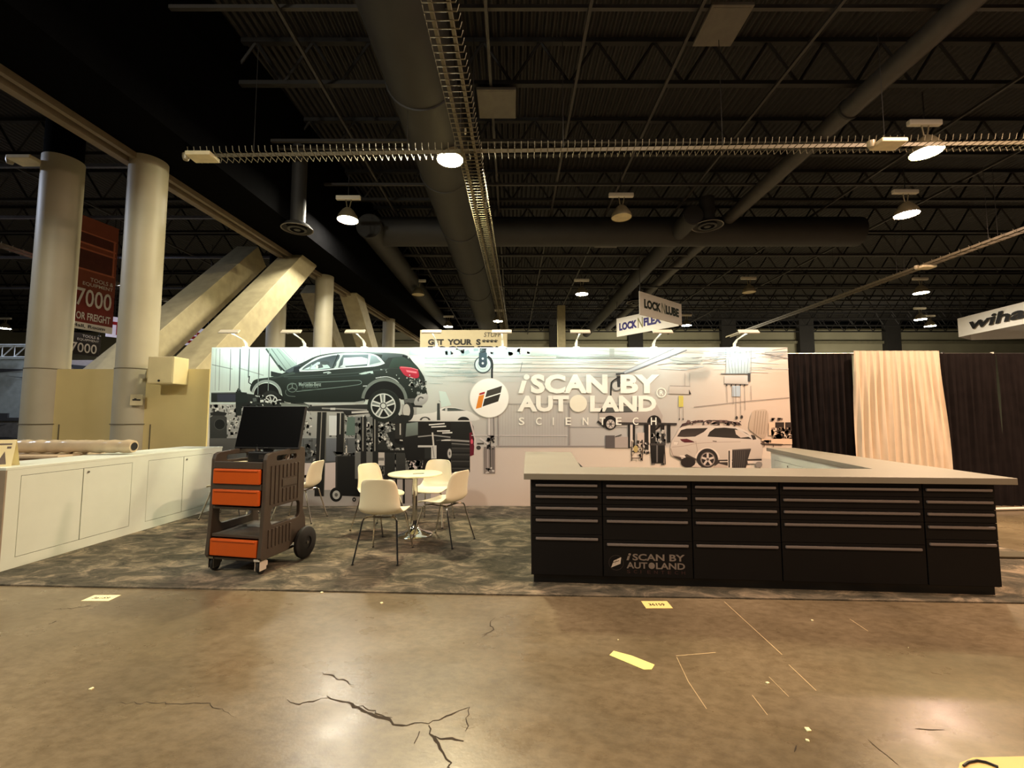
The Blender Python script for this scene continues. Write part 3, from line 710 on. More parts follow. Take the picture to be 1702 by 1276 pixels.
P.poly([(700,314),(760,288),(800,262),(845,262),(880,290),(890,304),(800,314)], (196,222,216)); P.ell(850,268,34,14,(70,78,80)); P.poly([(780,290),(830,270),(840,300),(790,310)],(84,92,94)); P.ell(795,296,10,14,(210,220,214)); P.line([(740,318),(760,280)],8,(150,170,164))
P.poly([(980,212),(1160,208),(1150,288),(945,302),(958,250)], (110,124,128), (84,96,98)); P.poly([(985,232),(1110,226),(1152,238),(1150,276),(975,292)], (222,238,236), (196,214,212)); P.poly([(1176,212),(1212,222),(1248,262),(1165,282)], (150,168,170), (120,136,138)); P.poly([(955,296),(985,276),(1000,300)],(206,222,218))
P.line([(975,205),(928,304)], 10, (196,208,206)); P.line([(945,206),(905,306)], 7, (40,48,48)); P.line([(1166,206),(1158,284)], 7, (206,218,216))
P.line([(672,326),(800,322),(1000,304),(1200,290),(1272,270)], 6, (226,236,232), 4); P.line([(672,322),(760,252),(840,220),(1000,200),(1160,204),(1225,222),(1272,270)], 5, (216,228,224), 5)
P.line([(560,366),(700,362),(900,350),(1100,336),(1300,310)], 5, (70,82,78), 4); P.line([(840,338),(880,332),(895,336),(868,344)], 7, (190,204,200)); P.poly([(1090,345),(1140,330),(1190,325),(1195,350),(1170,338),(1120,352)], (190,206,200)); P.line([(1160,318),(1195,310)], 9, (40,46,44)); 
P.line([(590,378),(760,372),(1000,362),(1200,345)], 7, (52,64,60), 4)
P.line([(700,408),(900,400),(1060,392),(1100,394),(1110,408),(1085,422),(950,440),(830,452),(650,470)], 4, (120,140,134), 4)
P.line([(1140,330),(1225,312),(1320,306),(1380,308)], 4, (60,70,66)); P.line([(1210,375),(1290,366),(1350,388),(1375,415)], 6, (196,206,202), 4); P.line([(1120,432),(1150,430)], 6, (190,200,196))
P.poly([(1260,200),(1395,205),(1430,215),(1440,235),(1380,225),(1300,232),(1275,262),(1250,240)], (96,108,110), (60,72,70)); P.poly([(1330,235),(1400,222),(1460,262),(1510,308),(1400,300),(1300,302)], (64,82,74), (48,64,56)); P.line([(1400,218),(1440,230)], 14, (30,38,38)); P.line([(1440,222),(1442,236)],8,(190,200,196))
P.poly([(1380,295),(1440,298),(1500,312),(1515,345),(1512,372),(1470,375),(1420,358),(1395,330)], (206,66,84), (170,36,56), 3); P.poly([(1425,318),(1500,330),(1500,342),(1430,332)], (240,140,150)); P.line([(1385,298),(1460,302),(1510,318)], 4, (236,150,156))
P.clutter(1450,370,1560,440, 26, [(196,206,202),(90,100,96),(40,48,44),(220,226,222)], 5, 22, 31); P.clutter(1500,395,1570,500, 24, [(150,158,154),(70,78,74),(190,196,192)], 6, 26, 32); P.line([(1535,370),(1552,430)],9,(44,50,48))
P.poly([(1480,545),(1500,505),(1540,488),(1578,492),(1578,528),(1550,560),(1500,575)], (196,198,196), (150,152,150), 3); P.ringarc(1530,530,14,24,150,330,(90,92,90)); P.line([(1478,572),(1540,576)], 12, (40,42,41))
P.clutter(1240,300,1470,470, 18, [(190,200,196)], 3, 9, 33)
P.poly([(700,546),(860,548),(1060,545),(1130,532),(1128,552),(1060,562),(860,566),(730,562)], (120,128,124), (214,220,216)); P.poly([(1408,520),(1490,518),(1480,550),(1415,552)], (92,96,94))
# front arch, rear arch, wheels
P.ringarc(440,490,92,108,188,358,(150,162,158),30,.95); P.ell(440,495,90,84,(16,18,17),None,180,360)
P.ell(468,535,70,72,(40,44,42)); P.ell(480,545,60,60,(26,28,27)); P.ringarc(470,540,40,48,190,350,(210,216,212))
for a in (205,250,295,335): P.line([(478,552),(478+46*math.cos(math.radians(a)),552+50*math.sin(math.radians(a)))], 8, (200,206,202))
P.poly([(330,545),(735,562),(735,590),(480,585),(330,570)], (44,50,48), (36,40,38)); P.line([(360,500),(420,515),(450,530),(560,560)], 9, (190,200,196)); P.line([(470,556),(610,552)], 6, (210,214,208)); P.poly([(540,548),(735,566),(735,586),(545,580)], (104,112,106), (150,158,150)); P.clutter(300,490,560,585, 30, [(210,216,212),(30,34,33),(90,100,96),(20,24,22)], 5, 26, 41)
P.poly([(222,470),(300,478),(310,545),(225,560)], (34,42,40)); P.ell(243,458,10,12,(26,30,29)); P.rect(228,460,258,480,(40,48,46))
P.ell(1272,540,165,160,(16,18,17),None,185,355); P.ringarc(1272,535,142,164,186,356,(112,122,116),40,.98)
P.ell(1440,612,40,66,(44,46,45)); P.ell(1428,606,26,48,(196,196,190)); P.poly([(1180,610),(1450,640),(1440,690),(1340,700)], (34,36,35))
P.ell(1380,580,16,60,(196,202,198)); P.ell(1270,570,116,117,(40,46,43)); P.ell(1264,571,112,113,(30,36,32)); P.ell(1262,571,92,92,(50,58,54))
P.ringarc(1264,571,80,88,0,360,(206,214,210),44); P.ell(1264,571,80,80,(26,30,28))
for k in range(5):
    a = math.radians(-94+72*k); c, s_ = math.cos(a), math.sin(a)
    q = lambda r, w: (1264+r*c-w*s_, 571+r*s_+w*c)
    P.poly([q(10,14),q(84,20),q(84,-20),q(10,-14)], (214,220,216)); P.poly([q(26,4),q(80,9),q(80,-9),q(26,-4)], (120,130,126))
P.ell(1264,571,24,24,(60,66,63)); P.ell(1264,571,17,17,(206,212,208))
# emblem and words on the car door
P.map(340,560,7.736)
P.ringarc(1130,650,56,68,0,360,(96,112,106),30,.92)
for a in (-90,30,150): P.line([(1130,650),(1130+54*math.cos(math.radians(a)),650+50*math.sin(math.radians(a)))], 11, (110,126,120))
P.line([(1050,680),(1045,720),(1080,755),(1170,764)], 6, (110,126,120), 4); P.line([(1065,650),(1090,610),(1180,600)], 7, (120,136,130), 3)
P.text('Mercedes-Benz', 1215, 582, 1500, 632, (150,168,162), .015); P.text('of TEMECULA', 1255, 634, 1465, 656, (110,128,122)); P.line([(1250,678),(1455,676)], 4, (84,100,94))
# --- middle: wall ribs, hose reel, column
P.map(680,540,4.253)
for y, w, c in ((215,6,(206,228,226)),(234,5,(150,172,170)),(250,4,(186,206,204)),(275,3,(170,190,188)),(300,3,(186,202,200)),(330,3,(180,196,194)),(360,2,(186,200,198)),(395,2,(190,202,198))): P.line([(110,y),(1620,y+4)], w, c)
for i in range(40):
    r = random.Random(i); y = r.uniform(240,420); x = r.uniform(130,460); P.line([(x,y),(x+r.uniform(40,130),y+1)], 2, (156,176,174))
P.rect(0,170,1620,212,(226,240,236),(196,220,218)); P.clutter(120,165,860,215, 40, [(206,224,226),(170,196,204),(232,244,242)], 10, 40, 51)
P.rect(1415,165,1450,240,(176,190,188)); P.line([(1040,225),(1700,232)], 12, (156,166,162)); P.line([(800,262),(785,330)], 4, (120,134,132)); P.line([(735,272),(870,268)], 3, (160,174,172))
for i in range(26): P.rect(640+i*20,560,642+i*20,850,(176,172,170))
P.rect(636,556,1140,560,(150,148,146)); P.line([(440,780),(1120,782)], 5, (214,206,204)); P.line([(1130,550),(1132,850)], 8, (150,144,142)); P.line([(628,640),(630,858)], 8, (146,140,140)); P.rect(1000,548,1620,551,(170,168,164)); P.line([(1130,720),(1620,722)],4,(150,146,144))
P.rect(612,852,1560,860,(156,148,146))
P.ell(522,280,60,58,(206,226,224)); P.ringarc(522,280,54,62,0,360,(70,84,88)); P.ringarc(522,280,34,38,0,360,(170,190,190)); P.poly([(494,195),(550,195),(552,275),(540,300),(505,300),(492,275)], (62,80,90)); P.ell(521,270,30,32,(58,74,84)); P.ell(521,238,8,8,(196,214,214)); P.ell(521,271,8,8,(206,220,220))
P.rect(500,165,545,198,(70,84,88)); P.clutter(495,165,550,195,8,[(150,170,174),(40,50,54)],6,16,53)
P.line([(555,222),(578,240),(588,275),(586,330),(586,380)], 14, (38,42,44), 5)
P.poly([(550,640),(604,640),(606,800),(552,800)], (170,166,164)); P.line([(566,640),(566,800)], 8, (214,210,208)); P.line([(596,640),(600,800)], 6, (110,106,106))
P.rect(528,860,608,1048,(126,118,116),(134,124,120)); P.line([(556,860),(556,1040)], 10, (170,160,158)); P.line([(592,860),(594,1040)], 8, (96,90,90)); P.line([(574,800),(576,1010)], 7, (60,58,58)); P.clutter(545,780,605,880,22,[(50,48,48),(150,144,142),(80,76,76)],8,26,54); P.clutter(540,1005,605,1048,12,[(206,200,196),(110,104,102)],8,20,55)
P.line([(500,800),(560,840)],12,(206,200,198))
# --- right part
P.map(960,540,4.253)
for y0, y1, c in ((176,190,(170,184,184)),(205,222,(190,200,198)),(232,236,(156,166,164)),(265,268,(180,186,182)),(300,310,(186,190,186))): P.line([(0,y0),(400,y1)], 4, c)
for i in range(60):
    r = random.Random(100+i); x = r.uniform(560,1380); y = r.uniform(165,330); P.line([(x,y),(x+r.uniform(60,240),y-r.uniform(-10,22))], r.uniform(2,5), r.choice([(160,176,184),(206,220,224),(196,196,194),(140,152,158)]))
P.poly([(640,245),(760,225),(885,250),(860,275),(700,270)], (186,198,196)); P.line([(650,245),(760,262),(880,255)],4,(120,130,130)); P.line([(700,275),(850,268)],5,(130,140,138))
P.line([(1320,205),(1510,238)], 5, (120,118,116)); P.line([(820,580),(1180,540),(1520,512)], 4, (146,132,124)); P.line([(1300,225),(1500,215)],3,(180,180,180))
P.poly([(318,335),(700,165),(800,165),(760,185),(330,352)], (206,214,220), (176,186,194)); P.line([(318,352),(770,178)], 7, (120,128,136)); P.line([(318,334),(680,166)], 5, (150,158,166)); P.line([(270,348),(330,342)], 14, (80,84,86))
P.ell(275,430,34,38,(196,196,192)); P.ringarc(275,430,30,38,0,360,(110,112,112)); P.poly([(275,360),(300,360),(300,440),(280,440)], (54,56,58)); P.line([(300,365),(250,395),(236,430),(234,560),(230,660)], 10, (36,36,36), 5)
for x in (1045,1075,1110,1150,1190,1215,1225): P.line([(x,165),(x+random.Random(x).uniform(-10,10),345)], 4, (150,162,168))
P.poly([(1050,230),(1220,225),(1215,345),(1045,345)], (184,198,202)); 
for i in range(7): P.line([(1060+i*24,235+i%3*12),(1075+i*20,345)], 4, (140,154,160))
P.poly([(1035,358),(1205,358),(1205,418),(1035,412)], (206,200,194), (186,178,170)); P.line([(1010,345),(1215,345)], 7, (110,112,112)); P.rect(1200,340,1220,400,(70,70,70)); P.line([(1035,415),(1205,420)], 6, (120,114,110))
for x in (1052,1085,1115,1148,1178): P.ell(x,426,5,8,(50,48,46))
P.rect(1090,430,1150,505,(176,190,202)); 
for x, y in ((1052,550),(1095,560),(1115,650),(1148,650),(1178,600),(1222,530)): P.line([(x,430),(x+4,y)], 3, (130,122,116))
for x, y in ((1122,655),(1158,650)): P.ell(x,y,9,12,(60,54,52))
P.poly([(650,430),(795,436),(795,490),(640,486)], (204,198,190), (188,180,172)); P.line([(650,430),(795,434)], 4, (120,116,112)); P.poly([(785,455),(802,490),(785,490)],(50,48,48)); P.rect(713,500,745,578,(206,196,96)); P.rect(727,498,731,580,(190,180,120)); P.line([(757,340),(757,430)],3,(150,146,140)); P.line([(790,340),(790,430)],3,(150,146,140)); P.line([(718,580),(718,665)],3,(140,132,124)); P.line([(744,580),(744,665)],3,(140,132,124)); P.ell(718,665,4,7,(60,56,54)); P.ell(744,665,4,7,(60,56,54))
# far lifted car
P.poly([(150,570),(560,565),(600,640),(590,695),(150,700)], (186,178,172), (170,160,154)); P.line([(150,618),(420,612)], 8, (50,50,48)); P.poly([(180,570),(300,570),(440,580),(420,612),(160,615)], (90,92,90)); P.ell(228,690,48,50,(30,29,28)); P.ell(232,700,30,32,(196,188,182)); P.ell(232,700,10,10,(70,66,64)); 
for a in range(0,360,60): P.line([(232,700),(232+28*math.cos(math.radians(a)),700+30*math.sin(math.radians(a)))], 4, (80,76,74))
P.ell(540,690,50,52,(30,28,27)); P.ell(540,700,28,36,(70,66,62)); P.line([(290,695),(700,700)], 16, (60,56,54)); P.line([(140,680),(190,720)],16,(50,48,46))
P.rect(195,780,262,868,(96,90,90)); P.rect(262,790,360,868,(176,164,158)); P.line([(265,790),(310,775)], 8, (80,76,74))
for x0, x1, y1 in ((355,372,870),(385,405,900),(468,500,880),(512,550,860),(585,612,860),(630,655,830)): P.rect(x0,700,x1,y1,(34,32,31),(44,42,40))
P.rect(370,705,388,860,(214,202,194)); P.rect(500,705,512,900,(220,208,198)); P.rect(420,760,470,860,(206,190,180)); P.rect(550,750,590,840,(130,130,128)); P.clutter(520,740,620,840,20,[(90,92,92),(190,186,180),(50,50,50)],10,30,61)
P.clutter(380,800,460,960,26,[(90,80,72),(190,176,160),(60,54,50),(214,200,186)],8,30,62); P.line([(382,820),(380,960)],6,(70,60,54)); P.line([(458,820),(456,960)],6,(70,60,54)); P.line([(380,940),(456,940)],6,(90,76,68)); P.ell(410,875,16,24,(190,170,110))
P.clutter(465,820,505,910,12,[(206,196,188),(60,56,54)],8,22,63)
P.poly([(510,845),(616,835),(606,975),(520,975)], (40,38,37), (28,27,26)); P.rect(508,835,620,850,(70,66,64)); P.line([(560,850),(560,970)],10,(110,106,104)); P.line([(612,850),(618,985)],7,(60,56,54)); P.rect(520,975,545,985,(90,86,84)); P.rect(590,975,612,988,(60,56,54))
# white sport utility car
P.map(990,640,5.158)
P.poly([(700,400),(740,350),(860,318),(1000,312),(1150,325),(1250,345),(1230,320),(1100,300),(860,300),(740,330)], (70,52,52)); P.clutter(760,298,1260,350,30,[(60,50,50),(196,176,166),(110,90,86)],8,40,71)
car = [(640,520),(655,470),(690,420),(715,370),(760,352),(860,345),(1000,345),(1120,348),(1220,362),(1300,400),(1370,450),(1410,475),(1418,640),(1180,645),(1040,640),(1030,590),(985,545),(930,545),(890,575),(865,630),(820,625),(760,620),(700,620),(655,608),(640,580)]
P.poly(car, (218,206,196), (196,182,170), 2, 12)
P.poly([(695,440),(730,385),(775,372),(960,366),(925,400),(850,440),(760,444)], (50,44,42), (74,64,60)); P.poly([(955,440),(975,400),(1020,368),(1120,362),(1210,372),(1290,410),(1340,450),(1330,462),(1150,452)], (44,40,38), (60,54,50)); P.poly([(1190,380),(1250,390),(1320,440),(1240,450),(1200,420)], (206,190,178)); P.poly([(720,365),(860,350),(1080,350),(1200,362),(1330,440),(1380,470),(1350,470),(1200,372),(1060,360),(860,362)], (206,196,188))
P.poly([(1325,425),(1360,430),(1375,462),(1345,468)], (60,54,50)); P.poly([(720,462),(780,458),(830,478),(850,490),(760,492),(735,480)], (110,50,56), (80,36,42)); P.poly([(670,480),(710,482),(700,510),(668,508)], (226,214,202)); P.line([(668,480),(710,482),(700,512)],3,(140,120,110))
P.line([(650,530),(760,520),(860,500),(1000,490),(1240,484)], 4, (170,150,140), 4); P.poly([(770,540),(830,590),(790,560)], (170,150,140)); P.line([(1000,478),(1035,482)], 7, (90,76,70)); P.line([(855,480),(870,560),(850,620)],4,(160,142,132))
P.ringarc(955,640,92,108,190,350,(222,208,196)); P.ell(955,640,92,98,(48,42,40),None,180,360); P.poly([(655,605),(720,615),(780,590),(860,630),(840,660),(760,660),(700,630)], (70,60,56)); P.poly([(715,600),(760,600),(775,625),(735,630)],(226,214,204)); P.line([(640,540),(660,600),(760,625)],5,(150,130,120))
P.ell(790,660,62,44,(44,38,36)); P.poly([(1020,640),(1420,630),(1420,668),(1020,700)], (60,52,48)); P.line([(1060,655),(1420,650)],9,(206,192,180)); P.poly([(820,700),(900,640),(900,705)],(210,194,180)); P.poly([(1000,705),(1050,670),(1130,690),(1130,708)],(190,172,158))
P.ell(948,635,86,72,(46,41,39)); P.ell(958,635,66,66,(82,74,70)); P.ringarc(958,635,52,60,0,360,(150,136,128)); P.ell(958,635,52,52,(44,38,37))
for k in range(5):
    a = math.radians(-90+72*k); P.line([(958,635),(958+54*math.cos(a),635+54*math.sin(a))], 18, (206,192,182))
P.ell(958,635,12,12,(90,80,76))
# bins, sheeted thing and bench at the right edge
P.poly([(1128,550),(1165,548),(1165,710),(1130,708)], (216,202,190)); P.poly([(1168,560),(1190,550),(1330,545),(1300,640),(1285,708),(1168,708)], (62,56,54), (50,45,43)); P.rect(1135,560,1148,705,(60,54,50))
for i in range(6): P.line([(1185+i*18,562),(1180+i*17,706)], 4, (90,82,78))
P.line([(1168,556),(1325,546)],9,(96,88,84)); P.rect(1300,648,1418,672,(216,200,188)); P.ell(1395,680,30,26,(150,140,132))
P.poly([(1340,230),(1400,210),(1460,212),(1478,270),(1465,400),(1430,460),(1340,400),(1310,360)], (196,178,160), (178,158,140), 3)
for i in range(5): P.line([(1370+i*22,222),(1350+i*22,420)], 5, (150,132,116))
P.rect(1480,318,1720,430,(222,196,170)); P.rect(1535,318,1612,400,(50,42,38)); P.rect(1620,318,1700,440,(56,46,42)); P.clutter(1500,360,1700,470,50,[(70,58,52),(222,200,180),(150,128,112),(50,42,38)],12,40,81); P.clutter(1500,280,1600,305,8,[(80,66,60),(120,100,90)],10,30,82)
P.rect(1420,460,1720,505,(226,196,168)); P.line([(1410,500),(1600,508)], 9, (70,58,52)); P.line([(1440,500),(1440,530)],6,(70,58,52)); P.line([(1520,500),(1520,530)],6,(70,58,52)); P.clutter(1420,470,1500,500,10,[(150,128,112),(96,80,72)],10,40,83)
P.map(340,560,7.736)
for x, w, y1 in ((462,10,690),(580,7,520),(706,7,740),(838,8,690)): P.line([(x,150),(x-15,y1)], w, (104,120,116) if x < 700 else (150,166,162))
pic = P.build('printed_picture', mural)
# --- logo lettering on the mural
Lg = Print(); Lg.k = P.k + 20; Lg.gain = 1.0
W_ = (248,246,236)
Lg.map(680,540,4.253)
Lg.ell(567,515,139,137,(250,248,240)); Lg.ringarc(567,515,136,140,0,360,(214,214,206),50)
Lg.poly([(497,482),(537,471),(512,582),(472,592)], (226,138,48)); Lg.poly([(502,482),(537,471),(531,490),(497,499)], (160,30,44))
Lg.poly([(552,464),(657,430),(648,478),(538,512)], (66,64,58)); Lg.poly([(533,522),(646,486),(630,540),(519,577)], (50,48,43)); Lg.line([(488,500),(536,488)], 4, W_)
Lg.map(0,0,1)
Lg.poly([(861.5,653.5),(869.5,653.5),(875.5,632.5),(867.5,632.5)], W_); Lg.ell(875.2,626.6,4.9,4.5,W_); Lg.text('SCAN', 882, 622, 1009.5, 653.8, W_, .045); Lg.text('BY', 1031, 622.3, 1095.5, 653.5, W_, .045)
Lg.text('AUT', 860, 657.3, 945.5, 684, W_, .045); Lg.text('LAND', 980.5, 657.3, 1090.5, 684, W_, .045); Lg.ell(961,670.3,14.5,14.2,(236,232,214))
for ch, x in zip('SCIENTECH', (867,895.5,919.5,944.5,973,1001,1028,1056,1086)):
    w = 1.6 if ch == 'I' else 9.4
    Lg.text(ch, x-w/2, 693.5, x+w/2, 706, W_, .012)
Lg.ringarc(1098.8,652.3,6.6,8.2,0,360,W_); Lg.text('R', 1096, 648, 1102, 656.6, W_, .02)
Lg.build('logo_lettering', mural)

# ------------------------------------------------------------------ arm lights over the mural
led = mat('cool lamp panel', (214,255,244), .5, emit=1)
def set_emit(m, s, rgb=None):
    b = m.node_tree.nodes['Principled BSDF']; b.inputs['Emission Strength'].default_value = s
    if rgb: b.inputs['Emission Color'].default_value = tuple(rgb) + (1,)
set_emit(led, 102, (.80,1,.93))
arm_lab = ['first arm light over the mural from the braces, head toward them', 'arm light over the raised bonnet of the lifted car', 'arm light above the roof of the lifted black car',
           'arm light in front of the beige shouting sign, near its first word', 'arm light in front of the beige sign, near its far end', 'arm light above the middle of the big mural lettering, beside the pale far post',
           'arm light just under the hanging white V shaped sign', 'last arm light over the mural, closest to the black drapes']
al0 = None
for i, bx in enumerate((408,505,605,725,835,958,1087,1222)):
    x = wallpt(bx, 577, WY)[0]
    if al0 is None:
        al0 = thing('arm_light', '', 'light')
        MB().box(-.05,.05,-.012,.075,-.03,.012).build('clamp', off_white, al0, bevel=.004)
        MB().tube([(0,.03,0),(0,.02,.06),(0,-.06,.11)], [.022,.024,.014], 10).build('joint', off_white, al0, True)
        MB().tube([(0,-.06,.11),(0,-.40,.17)], .011, 8).build('arm', off_white, al0, True)
        hd = MB().box(-.15,.15,-.042,.042,-.006,.016).build('head', off_white, al0, bevel=.005); hd.location = (0,-.41,.172); hd.rotation_euler = (math.radians(42),0,0)
        MB().box(-.14,.14,-.034,.034,-.0085,-.0065).build('lamp_panel', led, hd)
        o = al0
    else: o = dup(al0, (0,0,0))
    o.location = (x, WY, 2.52); o['label'] = arm_lab[i]; o['group'] = 'arm lights along the mural'
HZ = DZ-.96
# ------------------------------------------------------------------ shell chairs
def make_chair():
    t = thing('shell_chair', '', 'chair')
    prof = [(.232,.428,.150,0),(.226,.440,.185,.004),(.19,.450,.207,.010),(.12,.452,.220,.016),(.03,.447,.226,.022),(-.06,.441,.226,.028),(-.13,.441,.222,.03),
            (-.175,.452,.216,.028),(-.205,.480,.211,.02),(-.222,.525,.208,.012),(-.234,.59,.203,.006),(-.247,.66,.194,.002),(-.262,.73,.184,0),(-.273,.775,.174,0),(-.281,.803,.155,0),(-.285,.816,.120,0)]
    nu = 9; mb = MB(); vs = []
    for j, (y, z, w, lift) in enumerate(prof):
        back = max(0, min(1, (z-.45)/.12)) if j > 6 else 0
        for i in range(nu):
            u = -1+2*i/(nu-1); x = w*math.sin(u*PI/2*.96)/math.sin(PI/2*.96); q = abs(u)**2.2
            vs.append((x, y+.052*q*back*(1 if j < 13 else .8), z+lift*q*1.25+(.03*q if 6 < j < 9 else 0)))
    fs = [(j*nu+i, j*nu+i+1, (j+1)*nu+i+1, (j+1)*nu+i) for j in range(len(prof)-1) for i in range(nu-1)]
    mb.add(vs, fs); o = mb.build('shell', white_chair, t, 180)
    sol = o.modifiers.new('thick', 'SOLIDIFY'); sol.thickness = .011; sol.offset = -1
    ss = o.modifiers.new('smooth', 'SUBSURF'); ss.levels = 1; ss.render_levels = 2
    m = MB()
    for y in (.11,-.12): m.tube([(-.13,y,.418),(.13,y,.418)], .009, 8)
    for x in (-.1,.1): m.tube([(x,.12,.418),(x,-.13,.418)], .009, 8)
    m.build('seat_frame', steel, t, True)
    for sx in (-1,1):
        for y0, y1, y2 in ((.11,.155,.275),(-.12,-.17,-.285)):
            p = [(sx*.10,y0,.418),(sx*.135,(y0+y1)/2,.419),(sx*.158,y1*.98,.412),(sx*.168,y1*1.04,.39),(sx*.178,y1+(y2-y1)*.25,.30),(sx*.215,y2,.004)]
            lg = MB().tube(p, .0095, 8).build('leg', chrome, t, True)
            MB().lathe([(0,0),(.012,0),(.011,.014),(0,.014)], 10, Matrix.Translation((sx*.215,y2,0))).build('foot', black_plastic, lg, True)
    return t
ch0 = make_chair()
def facing(dx, dy): return math.atan2(-dx, dy)
chairs = [((-1.29,4.50),(.03,1),'white shell chair nearest the aisle, seen from behind its greyish backrest'),
          ((-1.64,5.50),(.86,-.50),'white shell chair behind the nearest one, angled towards the round table'),
          ((-1.05,5.86),(-.14,-1),'white shell chair facing the camera from behind the round table'),
          ((-.785,5.04),(-.88,.47),'white shell chair turned away, between the round table and the black counter'),
          ((-2.90,6.02),(-1,.06),'white shell chair seen edge on, just past the cart side panel'),
          ((-3.98,6.22),(-1,0),'white shell chair mostly hidden behind the cart beside the white counter')]
for i, ((x, y), (dx, dy), l) in enumerate(chairs):
    o = ch0 if i == 0 else dup(ch0, (0,0,0))
    o.location = (x,y,CT); o.scale = (1,1,.982); o.rotation_euler = (0,0,facing(dx,dy)); o['label'] = l; o['group'] = 'white shell chairs of the booth'
# ------------------------------------------------------------------ bistro tables
def make_table():
    t = thing('bistro_table', '', 'table')
    MB().lathe([(0,.700),(.30,.700),(.318,.706),(.322,.714),(.318,.723),(.31,.725),(0,.725)], 56).build('tabletop', mat('table laminate', (240,236,196), .3, var=.015), t, 30)
    MB().lathe([(.03,.05),(.03,.69),(.09,.692),(.09,.70),(0,.70)], 24).build('column', chrome, t, 30)
    MB().lathe([(0,0),(.212,0),(.215,.006),(.20,.014),(.15,.026),(.09,.05),(.055,.085),(.038,.13),(.033,.17),(0,.17)], 48).build('base', chrome, t, 30)
    return t
tb = make_table(); tb.location = (-1.165,5.29,CT); tb['label'] = 'round white bistro table on a chrome trumpet base among four chairs'
t2 = dup(tb, (-3.42,5.74,CT), 0, 'round white bistro table almost wholly hidden behind the orange drawer cart')
tb['group'] = t2['group'] = 'bistro tables'
o = MB().tube([(-.07,-.02,.004),(-.03,.0,.004),(.02,.005,.004),(.05,.03,.004)], .0035, 6).build('cable_tie', black_plastic); o.location = (-1.1,5.2,CT+.725); tag(o, 'thin dark curled tie lying on the round table top', 'cable tie')

# ------------------------------------------------------------------ tool cart
CW, CD = .585, .56
cart = thing('tool_cart', 'dark grey plastic service cart with three orange drawers and big rear wheels', 'cart', (-2.45,4.245,CT), math.radians(-11))
hw = CW/2
def side_panel(sx):
    # outline in (depth, height); depth 0 = front
    out = [(.02,.10),(.0,.13),(.015,.30),(.03,.62),(.03,.985),(.045,1.03),(.08,1.045),(CD-.06,1.075),(CD-.02,1.065),(CD,1.03),(CD,.60),(CD-.01,.45),(CD+.03,.37),(CD+.045,.25),(CD+.03,.20),(CD-.04,.19),(.42,.15),(.34,.10)]
    holes = [rrect(.11,.385,CD-.06,.545,.045), rrect(.16,.965,.43,1.012,.022)]
    M = Matrix(((0,0,1,0),(1,0,0,0),(0,1,0,0),(0,0,0,1)))          # plate x->y, y->z, thickness->x
    vs, fs = plate(out, holes, .04, .008, M)
    o = MB().add([(v.x+sx*(hw-.02), v.y-CD/2, v.z) for v in vs], fs).build('side_panel', cart_m, cart)
    r = MB(); xo = sx*hw; x0, x1 = sorted((xo-.002*sx, xo+.009*sx))
    for i in range(8):
        y = -CD/2+.10+i*.052; a, b = (.575,.925) if i not in (3,4,5,6) else (.575,.70)
        r.box(x0,x1,y-.012,y+.012,a,b)
        if i in (3,4,5,6): r.box(x0,x1,y-.012,y+.012,.80,.925)
    r.box(x0,x1,-CD/2+.235,-CD/2+.44,.715,.785)
    r.build('rib', cart_m, o, bevel=.004); r = MB()
    for i in range(7): y = -CD/2+.09+i*.046; r.box(x0,x1,y-.010,y+.010,.19,.355)
    r.build('rib', cart_m, o, bevel=.004)
    return o
sR = side_panel(1); sL = side_panel(-1)
for z0_, z1_, n in ((.905,.935,'top_tray'),(.535,.56,'shelf'),(.285,.315,'lower_shelf'),(.085,.11,'bottom')):
    m = MB(); m.box(-hw+.038,hw-.038,-CD/2+.03,CD/2-.03,z0_,z1_)
    if n == 'top_tray': m.box(-hw+.038,hw-.038,-CD/2+.022,-CD/2+.05,.90,.965); m.box(-hw+.038,hw-.038,CD/2-.05,CD/2-.02,.90,.985)
    m.build(n, cart_m, cart, bevel=.006)
MB().box(-hw+.038,hw-.038,CD/2-.035,CD/2-.02,.56,.91).build('back_panel', cart_m, cart)
for a, b in ((.765,.90),(.575,.715),(.125,.275)):
    m = MB(); m.box(-hw+.048,hw-.048,-CD/2+.004,-CD/2+.035,a,b); d = m.build('drawer', orange_m, cart, bevel=.008)
    MB().box(-hw+.06,hw-.06,-CD/2+.035,CD/2-.06,a+.01,b-.01).build('box', mat('drawer inside', (120,48,14), .6), d)
    MB().box(-hw+.07,hw-.07,-CD/2-.004,-CD/2+.006,b-.02,b-.008).build('lip', orange_m, d, bevel=.003)
MB().box(-hw+.04,hw-.04,-CD/2+.02,-CD/2+.034,.715,.765).build('front_rail', cart_m, cart)
